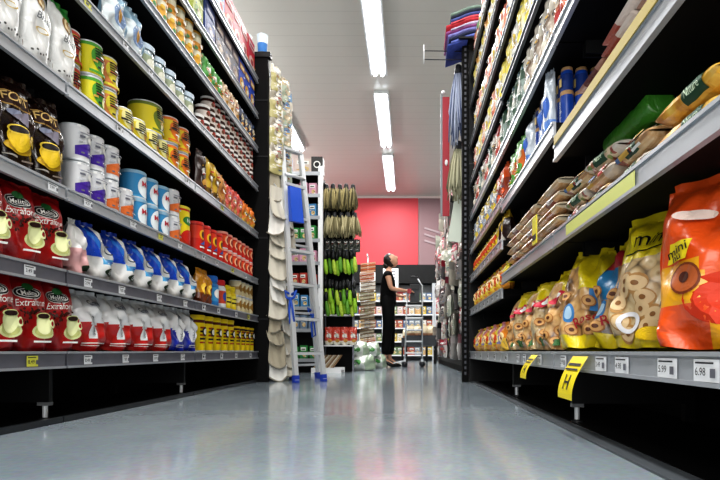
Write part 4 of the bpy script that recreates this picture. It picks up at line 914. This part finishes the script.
for r_, z in enumerate([1.44, 1.08, .98-.02]):
    for i in range(9):
        place(br[(i*2+r_) % 3], -.97+i*.042+R.uniform(-.01, .01), 6.1+.05*((i+r_) % 2), z+R.uniform(-.02, .02), R.uniform(-.4, .4), f'green tipped brush in the {["upper","middle","lower"][r_]} row of the hook rack, {ORD[i]} from left', 'brush', 'green brushes on the hook rack', sc=(1.1, 1.1, 1.15))
darkp = hpack('#2a2c2a', '#3c4038', seed=94)
for i in range(6): place(darkp, -.95+i*.07, 6.16, 1.42, R.uniform(-.3, .3), f'dark hanging pack above the green brushes, {ORD[i]} from left', 'pack', 'dark packs between mops and brushes', sc=(.5, 1, .6))
redp = snack(film('#c94a3a'), film('#e0ddd0'), .2, .1, 95)
for i in range(4): place(redp, -.94+i*.095, 6.18, .321, R.uniform(-.3, .3), f'red and white pack on the low rack shelf, {ORD[i]} from left', 'pack', 'red and white packs on the rack')
hb_ = hpack('#b8b09a', '#5a5a50', seed=96)
for r_ in range(4):
    for i in range(8): place(hb_, -1.16, 6.6+i*.36, .4+r_*.45, pi/2-.3, f'grey hanging pack on the hook wall, {ORD[r_]} row up, {ORD[i]} along', 'pack', 'grey packs along the second left run', sc=(1.6, 1, 1.4))
# wire tray and sacks on the floor
T_ = empty('floor_tray', (-.92, 6.0, 0)); tag(T_, 'low white tray of thin sticks on the floor by the ladder', 'tray')
m = MB(); m.box(-.16, .16, -.14, .16, .0, .03, WHITE); m.box(-.17, .17, -.155, -.14, 0, .06, WHITE); m.box(-.17, .17, .16, .175, 0, .06, WHITE); m.build('tray_body', T_)
m = MB()
for i in range(11): m.bar((-.16+i*.022, -.12, .045), (-.05+i*.019, .14, .2), .01, .01, mat(['#b8a88a', '#8a6a4a', '#d9d4c8'][i % 3], rough=.6))
m.build('sticks', T_)
sk = [bag('sack', .36, .2, .3, lambda u, v: film('#dde2dc') if abs(u) < .6 else film('#a9bda4'), lambda p: p.ell(0, .1, .07, .04, ink('#4f9a4a')).ell(-.1, .1, .03, .03, ink('#c94a3a')), seed=s, wr=.014, taper=.2, seal=False, nx=14, nz=10) for s in (100, 101)]
for i, (x, y, z) in enumerate([(-.72, 6.75, 0), (-.86, 7.25, 0), (-.62, 7.6, 0), (-.82, 6.85, .17), (-.8, 8.0, 0), (-.7, 7.45, .17)]):
    place(sk[i % 2], x+.13, y, z+.001, R.uniform(-.5, .5), ['plump white and green sack nearest the tray', 'white and green sack second along the floor', 'white and green sack reaching furthest into the aisle', 'white and green sack on top of the nearest one', 'white and green sack farthest along the floor', 'white and green sack stacked on the middle pair'][i], 'sack', 'sacks on the floor of the second left run')
# striped cloth column
m = MB(); m.tube([(-.66, 8.6, .02), (-.66, 8.6, 1.82)], .012, ALU); m.lathe([(0, 0, DARK), (.1, 0, DARK), (.1, .02, DARK), (0, .025, DARK)], 14, (-.66, 8.6, 0)); m.tube([(-.66, 8.6, 1.8), (-.66, 8.45, 1.82), (-.66, 8.42, 1.78)], .008, ALU)
o = m.build('display_stand'); tag(o, 'thin metal stand carrying a column of striped cloths', 'stand')
st = []
for c, c2 in (('#e0d6c2', '#9a8468'), ('#c96a3a', '#e0b090')):
    mb = MB(); A = mat(c, rough=.8); B = mat(c2, rough=.8)
    for k in range(5): mb.bar((-.12, -.03-.006*k, .03*k), (.12, -.05-.006*k, .03*k+.03), .03, .022, A if k % 2 else B)
    o = mb.build('folded_cloth'); st.append(o)
for i in range(9):
    p_ = st[1] if i in (0, 8, 7) else st[0]
    place(p_, -.66, 8.54, .3+i*.155, .15*(-1)**i, f'{"orange" if p_ is st[1] else "cream"} striped folded cloth on the stand, {ORD[i]} from the floor', 'cloth', 'striped cloths on the metal stand')

# ================================================================ SECOND RIGHT RUN: hanging goods
m = MB(); m.box(.86, .9, 4.5, 11.0, 0, 2.5, BLACK2); m.box(.62, .86, 4.5, 11, .08, .14, BLACK2); m.box(.64, .9, 4.5, 11, 0, .08, BLACK); o = m.build('hook_wall'); tag(o, 'black hook wall of hanging packs on the second right run', 'shelving')
hq = [hpack('#e6e4e2', '#c9c7c4', .17, .27, 110), hpack('#c9506a', '#e3dcd8', .17, .27, 111), hpack('#2c2c30', '#8a8888', .17, .27, 112), hpack('#b8b4ac', '#dcd6c8', .17, .27, 113), hpack('#d9a0a8', '#f0ecea', .17, .27, 114), hpack('#a03040', '#6a6a6c', .17, .27, 115), hpack('#d6d9cc', '#b9c0b0', .17, .27, 116)]
hqn = ['white', 'pink', 'dark', 'beige', 'pale pink', 'dark red', 'pale green']
rn = ['bottom', 'second', 'third', 'fourth', 'fifth', 'sixth', 'seventh', 'top']
for r_ in range(8):
    for i in range(19):
        y = 4.55+i*.31+R.uniform(-.04, .04); q = R.randrange(7)
        place(hq[q], .62+R.uniform(-.09, .05), y, .15+r_*.285, -pi/2+R.uniform(-.7, .5), f'{hqn[q]} hanging pack in the {rn[r_]} row beyond the right shelving, {ORD[i]} along', 'pack', 'hanging packs on the second right run', sc=(1.35, 1, 1))
shee = MB(); shee.box(-.085, .085, -.004, .004, -.42, 0, mat('#cfd8cc', rough=.5)); o = shee.build('hanging_sheet'); o.location = (.47, 4.5, 1.62); o.rotation_euler = (0, .25, -.9); tag(o, 'pale green sheet pack hanging beside the right slotted post', 'pack')
rg_m = [mop('#a9b2c8', '#5a6484', 5, 60, .55, .09), mop('#b8b69a', '#78765e', 6, 60, .45, .09)]
place(rg_m[0], .42, 4.34, 2.58, 0, 'blue and white rag mop hanging below the folded mats', 'mop head', None, sc=(.9, 1, 1.1))
place(rg_m[1], .43, 4.42, 1.98, 0, 'grey green rag mop hanging halfway up the right post', 'mop head', None, sc=(.95, 1, 1))
m = MB(); m.box(-.035, .03, -.01, .01, 0, 1.12, mat('#a02030', rough=.5)); o = m.build('hanging_banner'); o.location = (.36, 4.9, 1.52); tag(o, 'narrow red strip with grey edge beside the mops', 'strip')
m = MB(); m.bar((-.045, 0, 0), (-.045, 0, 1.14), .018, .018, mat('#80868c', rough=.4)); m.build('edge_pole', o); m = MB(); m.blob((-.03, -.01, 1.16), (.02, .02, .02), WHITE, 8); m.blob((.0, -.015, .5), (.015, .01, .03), WHITE, 8); m.build('clip', o)
# draped mats on top of right end panel
mc = ['#34458f', '#5a68b0', '#1c2444', '#7a7ab8', '#8a4a80', '#b8b0c8', '#c23440', '#d0505a', '#4a5590', '#23283c', '#7f9488']
mn = ['royal blue', 'mid blue', 'navy', 'lilac blue', 'purple', 'pale lilac', 'red', 'coral red', 'indigo', 'near black', 'grey green']
m = MB(); m.box(.4, 1.04, 4.08, 4.42, 2.705, 2.72, BLACK2); o = m.build('top_shelf'); tag(o, 'black top shelf board carrying the folded mats', 'shelf')
for i in range(11):
    mb = MB(); M_ = mat(mc[i], rough=.85, bump=.3, bscale=80., var=.45, vscale=45.); nn = 10; vs = []
    r0 = .03
    for k in range(nn+1):
        t = k/nn; x = .78-(.46-.012*(i % 3)-.006*abs(i-4))*t; z = .018 - .07*max(0, (t-.45)/.55)**2.2
        for yy in (-.15, .15):
            for dz in (0, .019): vs.append((x-(.03 if k == nn else 0)+.02*(i % 2)*t, 4.25+yy, z+dz))
    fs = []
    for k in range(nn):
        a = k*4; b = a+4
        fs += [(a, b, b+2, a+2), (a+1, a+3, b+3, b+1), (a, a+1, b+1, b), (a+2, b+2, b+3, a+3)]
    fs += [(0, 2, 3, 1), (nn*4, nn*4+1, nn*4+3, nn*4+2)]
    mb.add(vs, fs, M_, True); o = mb.build('folded_mat'); o.location = (0, 0, 2.70+i*.0245)
    tag(o, f'{mn[i]} folded mat draped on top, {ORD[i]} from the bottom', 'mat', 'folded mats on the right end')

# ================================================================ FAR SHELVING
bk = [smallbox(c, .14, .2, .1) for c in ('#c9b04a', '#a85a48', '#d9d4c8', '#8a95a0', '#7a8f6a', '#c9a070', '#5a6f90', '#cfb8b8')]
bkn = ['yellow', 'red', 'white', 'slate', 'green', 'tan', 'blue', 'pink']
for b in bk: pass
for u_, (x0, x1) in enumerate([(-1.9, -.65), (-.6, .65), (.7, 1.95)]):
    e = empty('shelving_unit', ((x0+x1)/2, 13.6, 0)); tag(e, ['far wall shelving unit behind the striped cloth stand', 'far wall shelving unit behind the standing woman', 'far wall shelving unit glimpsed beside the right hanging packs'][u_], 'shelving', 'far wall shelving units'); w2 = (x1-x0)/2
    m = MB(); m.box(-w2, w2, .2, .24, 0, 2.0, mat('#5c6064')); m.build('back_panel', e)
    for s in (-1, 1): m = MB(); m.box(s*w2-.02, s*w2+.02, -.2, .2, 0, 2.0, mat('#c9ccd0')); m.build('side_panel', e)
    for zi, z in enumerate((.15, .5, .85, 1.2, 1.55)):
        m = MB(); m.box(-w2+.02, w2-.02, -.2, .2, z-.03, z, WHITE); m.build('shelf', e)
        for i in range(8):
            q = R.randrange(8)
            place(bk[q], x0+.09+i*.152, 13.5, z+.001, R.uniform(-.1, .1), f'{bkn[q]} carton, {ORD[i]} from left, {tiers[zi]} shelf of {["left","middle","right"][u_]} far unit', 'carton', 'cartons on the far wall shelving')
# white hanging poster + low display bins
m = MB(); m.box(-.2, .2, -.005, .005, -.5, 0, WHITE); 
for k in range(5): m.box(-.15, .12, -.007, -.005, -.1-.08*k, -.07-.08*k, RAIL_D)
o = m.build('poster'); o.location = (-.45, 13.54, 2.4); tag(o, 'white poster hanging under the black fascia', 'poster')
o = m.build('poster'); o.location = (-1.05, 13.54, 2.3); tag(o, 'white notice behind the woman, lower than the poster', 'poster')
def bin_(x, y, label, cs):
    e = empty('display_bin', (x, y, 0)); tag(e, label, 'bin')
    m = MB(); m.box(-.3, .3, -.2, .2, .35, .55, mat('#30343a')); m.build('basket', e)
    for sx in (-1, 1):
        for sy in (-1, 1): m = MB(); m.box(sx*.28-.02, sx*.28+.02, sy*.18-.02, sy*.18+.02, 0, .35, BLACK2); m.build('leg', e)
    for i in range(8):
        place(cs[i % len(cs)], x-.2+.13*(i % 4), y-.08+.15*(i//4), .551, R.uniform(-.4, .4), f'cream loaf bag, {ORD[i % 4]} from left in {["front","rear"][i//4]} row of the {label.split()[0]} bin', 'bag', 'loaf bags in the far bins')
lf = [bag('loaf_bag', .15, .18, .1, lambda u, v: film('#d9cdb0') if v > .3 else film('#b98a6a'), None, seed=s, nx=8, nz=8) for s in (120, 121)]
bin_(.25, 10.2, 'dark display bin of loaf bags near the trolley', lf)
bin_(.15, 12.0, 'far display bin of loaf bags behind the trolley', lf)

# ================================================================ TROLLEY beside woman
t = empty('hand_trolley', (.05, 8.3, 0)); tag(t, 'tall metal trolley with black arched handle before the woman', 'trolley')
m = MB()
arc = [(.17, 0, .1), (.17, 0, 1.3)]+[(.17-.13*(1-cos(a)), 0, 1.3+.14*sin(a)) for a in [pi*k/8*.6 for k in range(1, 9)]]
m.tube(arc, .013, mat('#1c1d20', rough=.4), 8); m.tube([(.17, -.3, .1), (.17, -.3, 1.25), (.1, -.3, 1.36)], .011, ALU); m.build('handle_frame', t)
m = MB()
for s in (0, -.3): m.tube([(-.1, s, .12), (-.06, s, 1.2)], .012, ALU)
m.build('upright', t)
for z in (.22, .4, .58, .76, .95):
    m = MB(); m.box(-.09, .17, -.31, .01, z-.01, z+.01, ALU); m.build('rung', t)
m = MB(); m.box(-.02, .13, -.33, -.29, 1.0, 1.28, mat('#3f4347', rough=.6, bump=.4, bscale=60.)); m.box(-.01, .12, -.34, -.33, 1.2, 1.26, DARK); m.build('padded_panel', t)
m = MB(); m.tube([(-.06, -.15, 1.18), (-.22, -.15, 1.16)], .014, mat('#a8323a', rough=.5)); m.build('grip', t)
for x in (-.1, .17):
    for y in (0, -.3):
        m = MB(); m.tube([(x-.0, y-.012, .045), (x, y+.012, .045)], .045, DARK, 14); m.bar((x, y, .05), (x, y, .13), .02, .03, ALU); m.build('wheel', t)
m = MB(); m.bar((-.1, -.15, .1), (-.28, -.15, .06), .02, .02, ALU); m.build('brace', t)

# ================================================================ WOMAN
def skin_obj(name, pts, edges, radii, m, parent=None, sub=2, root=0):
    me = bpy.data.meshes.new(name); me.from_pydata(pts, edges, []); me.materials.append(m)
    o = bpy.data.objects.new(name, me); COL.objects.link(o)
    if parent: o.parent = parent
    md = o.modifiers.new('Skin', 'SKIN'); md.use_smooth_shade = True
    if not me.skin_vertices: me.skin_vertices.new() if hasattr(me.skin_vertices, 'new') else None
    for i, r in enumerate(radii):
        me.skin_vertices[0].data[i].radius = r if isinstance(r, tuple) else (r, r)
        me.skin_vertices[0].data[i].use_root = (i == root)
    s = o.modifiers.new('Sub', 'SUBSURF'); s.levels = sub; s.render_levels = sub
    dg = bpy.context.evaluated_depsgraph_get(); dg.update()
    nm = bpy.data.meshes.new_from_object(o.evaluated_get(dg)); o.modifiers.clear(); o.data = nm
    if not nm.materials: nm.materials.append(m)
    for p in nm.polygons: p.use_smooth = True
    return o
SK = mat('#c99a80', rough=.5); BT = mat('#08080a', rough=.8, spec=.2); HR = mat('#1f1512', rough=.45)
pts = [(0, 0, 1.02), (0, 0, 1.14), (.0, 0, 1.28), (-.01, 0, 1.42), (-.005, 0, 1.5), (.02, 0, 1.555), (.03, 0, 1.60)]
rad = [(.09, .08), (.08, .07), (.095, .085), (.09, .08), (.055, .055), (.045, .045), (.04, .045)]
edg = [(i, i+1) for i in range(6)]
def addp(chain, parent, rs):
    prev = parent
    for p_, r in zip(chain, rs):
        pts.append(p_); rad.append((r, r)); edg.append((prev, len(pts)-1)); prev = len(pts)-1
    return prev
hands = []
for s in (-1, 1):
    addp([(0, s*.09, .95), (.015, s*.085, .75), (.01+.02*s, s*.08, .52), (0.0+.03*s, s*.08, .3), (-.02+.035*s, s*.08, .13), (.04+.035*s, s*.08, .075), (.13+.035*s, s*.08, .03)], 0, [.09, .085, .062, .052, .035, .034, .024])
    ex = (.05, s*.2, 1.2) if s < 0 else (.0, s*.21, 1.19)
    wr_ = (.27, s*.14, 1.17) if s < 0 else (.20, s*.16, 1.12)
    w_ = addp([(0, s*.12, 1.44), (0, s*.17, 1.42), ((ex[0])/2, s*.19, 1.31), ex, ((ex[0]+wr_[0])/2, s*.17, (ex[2]+wr_[2])/2), wr_, (wr_[0]+.05, s*.135, wr_[2]-.005)], 3, [.06, .055, .045, .04, .034, .024, .03])
    hands.append((s, Vector(pts[w_])))
    for k, (dy, ln) in enumerate([(-.024, .06), (-.008, .07), (.008, .066), (.024, .052)]):
        b = Vector(pts[w_]); addp([tuple(b+Vector((.03, dy, .004))), tuple(b+Vector((.03+ln*.5, dy*1.2, -.006))), tuple(b+Vector((.03+ln*.8, dy*1.2, -.03)))], w_, [.010, .0085, .007])
    b = Vector(pts[w_]); addp([tuple(b+Vector((-.005, -s*.03, .005))), tuple(b+Vector((.025, -s*.045, -.008)))], w_, [.011, .008])
W_ = empty('woman', (-.31, 8.1, 0)); W_.name = 'person'
body = skin_obj('body', pts, edg, rad, SK, W_, 2)
tag(W_, 'woman in black top, trousers and heels looking up beside a trolley', 'person')
# head, tilted back: front +x
hd = MB(); Mt = Matrix.Translation((.045, 0, 1.655)) @ Matrix.Rotation(-radians(38), 4, 'Y')
vs = []; fs = []; n1, n2 = 16, 22
for i in range(n1+1):
    th = pi*i/n1
    for k in range(n2):
        a = 2*pi*k/n2; x, y, z = sin(th)*cos(a), sin(th)*sin(a), cos(th)
        px, py, pz = x*.098, y*.076, z*.115
        if z < 0: py *= 1-.28*(-z); px *= (1-.12*(-z)) if x > 0 else 1-.35*(-z)
        if x > .3:
            if abs(y) < .22: px += .032*math.exp(-((z+.12)/.16)**2)*(1-abs(y)/.22)          # nose
            px -= .008*math.exp(-((z-.08)/.1)**2)*math.exp(-((abs(y)-.36)/.16)**2)          # eye sockets
            px += .006*math.exp(-((z+.45)/.09)**2)*max(0, 1-abs(y)/.3)                     # lips
            px += .014*math.exp(-((z+.82)/.16)**2)                                        # chin
        vs.append(Mt @ Vector((px, py, pz)))
for i in range(n1):
    for k in range(n2): fs.append((i*n2+k, (i+1)*n2+k, (i+1)*n2+(k+1) % n2, i*n2+(k+1) % n2))
hd.add(vs, fs, SK, True)
R4 = Mt.to_3x3()
for s in (-1, 1):
    hd.blob(Mt @ Vector((-.005, s*.076, -.005)), (.018, .008, .026), SK, 10, R4)
ho = hd.build('head', W_)
f_ = MB()
for s in (-1, 1):
    f_.blob(Mt @ Vector((.086, s*.031, .01)), (.006, .013, .006), mat('#f0ece8'), 8, R4); f_.blob(Mt @ Vector((.091, s*.031, .01)), (.003, .006, .005), mat('#2a1a12'), 8, R4)
    f_.blob(Mt @ Vector((.086, s*.032, .03)), (.005, .017, .003), HR, 8, R4)
f_.build('eyes', ho)
f_ = MB(); f_.blob(Mt @ Vector((.094, 0, -.052)), (.006, .022, .007), mat('#a04a48', rough=.4), 10, R4); f_.build('mouth', ho)
hr = MB(); vs = []; fs = []; dirs = []
for i in range(n1+1):
    th = pi*i/n1
    for k in range(n2):
        a = 2*pi*k/n2; x, y, z = sin(th)*cos(a), sin(th)*sin(a), cos(th); dirs.append((x, y, z))
        vs.append(Mt @ Vector((x*(.112 if x < 0 else .103)-.004, y*.088*(1-.2*max(0, -z)), z*.126)))
for i in range(n1):
    for k in range(n2):
        q = (i*n2+k, (i+1)*n2+k, (i+1)*n2+(k+1) % n2, i*n2+(k+1) % n2); cx = sum(dirs[j][0] for j in q)/4; cz = sum(dirs[j][2] for j in q)/4
        if (cz > .5 and cx < .62) or cz > .72 or (cx < .18 and cz > -.05) or (cx < -.15 and cz > -.72): fs.append(q)
hr.add(vs, fs, HR, True); hr.blob(Mt @ Vector((-.105, 0, -.02)), (.05, .055, .06), HR, 12, R4); hr.build('hair', W_)
# clothing
tp_pts = [(0, 0, .88), (0, 0, 1.1), (0, 0, 1.28), (-.01, 0, 1.41), (-.005, 0, 1.49)]; tp_r = [(.15, .135), (.135, .118), (.128, .115), (.118, .1), (.066, .062)]; te = [(0, 1), (1, 2), (2, 3), (3, 4)]
for s in (-1, 1):
    b = len(tp_pts); tp_pts += [(0, s*.12, 1.44), (0, s*.17, 1.425), (.01, s*.185, 1.36)]; tp_r += [(.072, .072), (.068, .068), (.058, .058)]; te += [(3, b), (b, b+1), (b+1, b+2)]
skin_obj('top', tp_pts, te, tp_r, BT, W_, 2)
tr_pts = [(0, 0, 1.18), (0, 0, 1.0)]; tr_r = [(.11, .1), (.13, .12)]; te = [(0, 1)]
for s in (-1, 1):
    b = len(tr_pts); tr_pts += [(0, s*.085, .9), (.015, s*.085, .72), (.01+.02*s, s*.08, .5), (.03*s, s*.08, .3), (-.015+.035*s, s*.08, .17)]
    tr_r += [(.105, .105), (.1, .1), (.082, .082), (.074, .074), (.066, .066)]; te += [(1, b), (b, b+1), (b+1, b+2), (b+2, b+3), (b+3, b+4)]
skin_obj('trousers', tr_pts, te, tr_r, BT, W_, 2)
for s in (-1, 1):
    m = MB(); x0 = .035*s; y = s*.08
    m.tube([(x0-.045, y, .085), (x0-.02, y, .09), (x0+.04, y, .065), (x0+.1, y, .03), (x0+.165, y, .018)], [.03, .036, .037, .034, .016], mat('#0d0d0f', rough=.25), 10)
    m.tube([(x0-.05, y, .08), (x0-.055, y, .0)], [.014, .006], mat('#0d0d0f', rough=.25), 8); m.build('heel_shoe', W_)
bg = MB(); bg.box(.3, .36, -.17, -.11, 1.13, 1.2, mat('#a8323a', rough=.5)); o = bg.build('wallet'); o.location = (-.31, 8.1, 0); tag(o, 'small red wallet held in the hands of the woman', 'wallet')

# ================================================================ remove prototypes
def tree(o):
    r = [o]
    for ch in o.children: r += tree(ch)
    return r
dead = []
for p_ in list(bpy.data.objects):
    if p_.parent is None and p_.type in ('MESH', 'EMPTY') and 'label' not in p_ and 'kind' not in p_: dead += tree(p_)
for p_ in dead: bpy.data.objects.remove(p_)

# ================================================================ camera
cam = bpy.data.cameras.new('Camera'); co = bpy.data.objects.new('Camera', cam); COL.objects.link(co)
co.location = (0, 0, ZC); co.rotation_euler = (radians(90), 0, 0); cam.sensor_width = 36; cam.lens = 26
cam.shift_x = (360-VX)/720; cam.shift_y = (VY-240)/720; cam.clip_start = .05
SC.camera = co
SC.view_settings.view_transform = 'Standard'; SC.view_settings.look = 'Medium High Contrast'; SC.view_settings.exposure = -.12
SC.cycles.max_bounces = 6; SC.cycles.diffuse_bounces = 3; SC.cycles.glossy_bounces = 3
seen = {}
for o in COL.objects:
    if 'label' in o:
        seen.setdefault(o['label'], []).append(o.name); n_ = len(o['label'].split())
        if not 4 <= n_ <= 16: print('LABEL LENGTH', n_, o['label'])
for k_, v_ in seen.items():
    if len(v_) > 1: print('DUP', len(v_), k_)
print('objects', len(COL.objects), 'things', len([o for o in COL.objects if 'label' in o]))
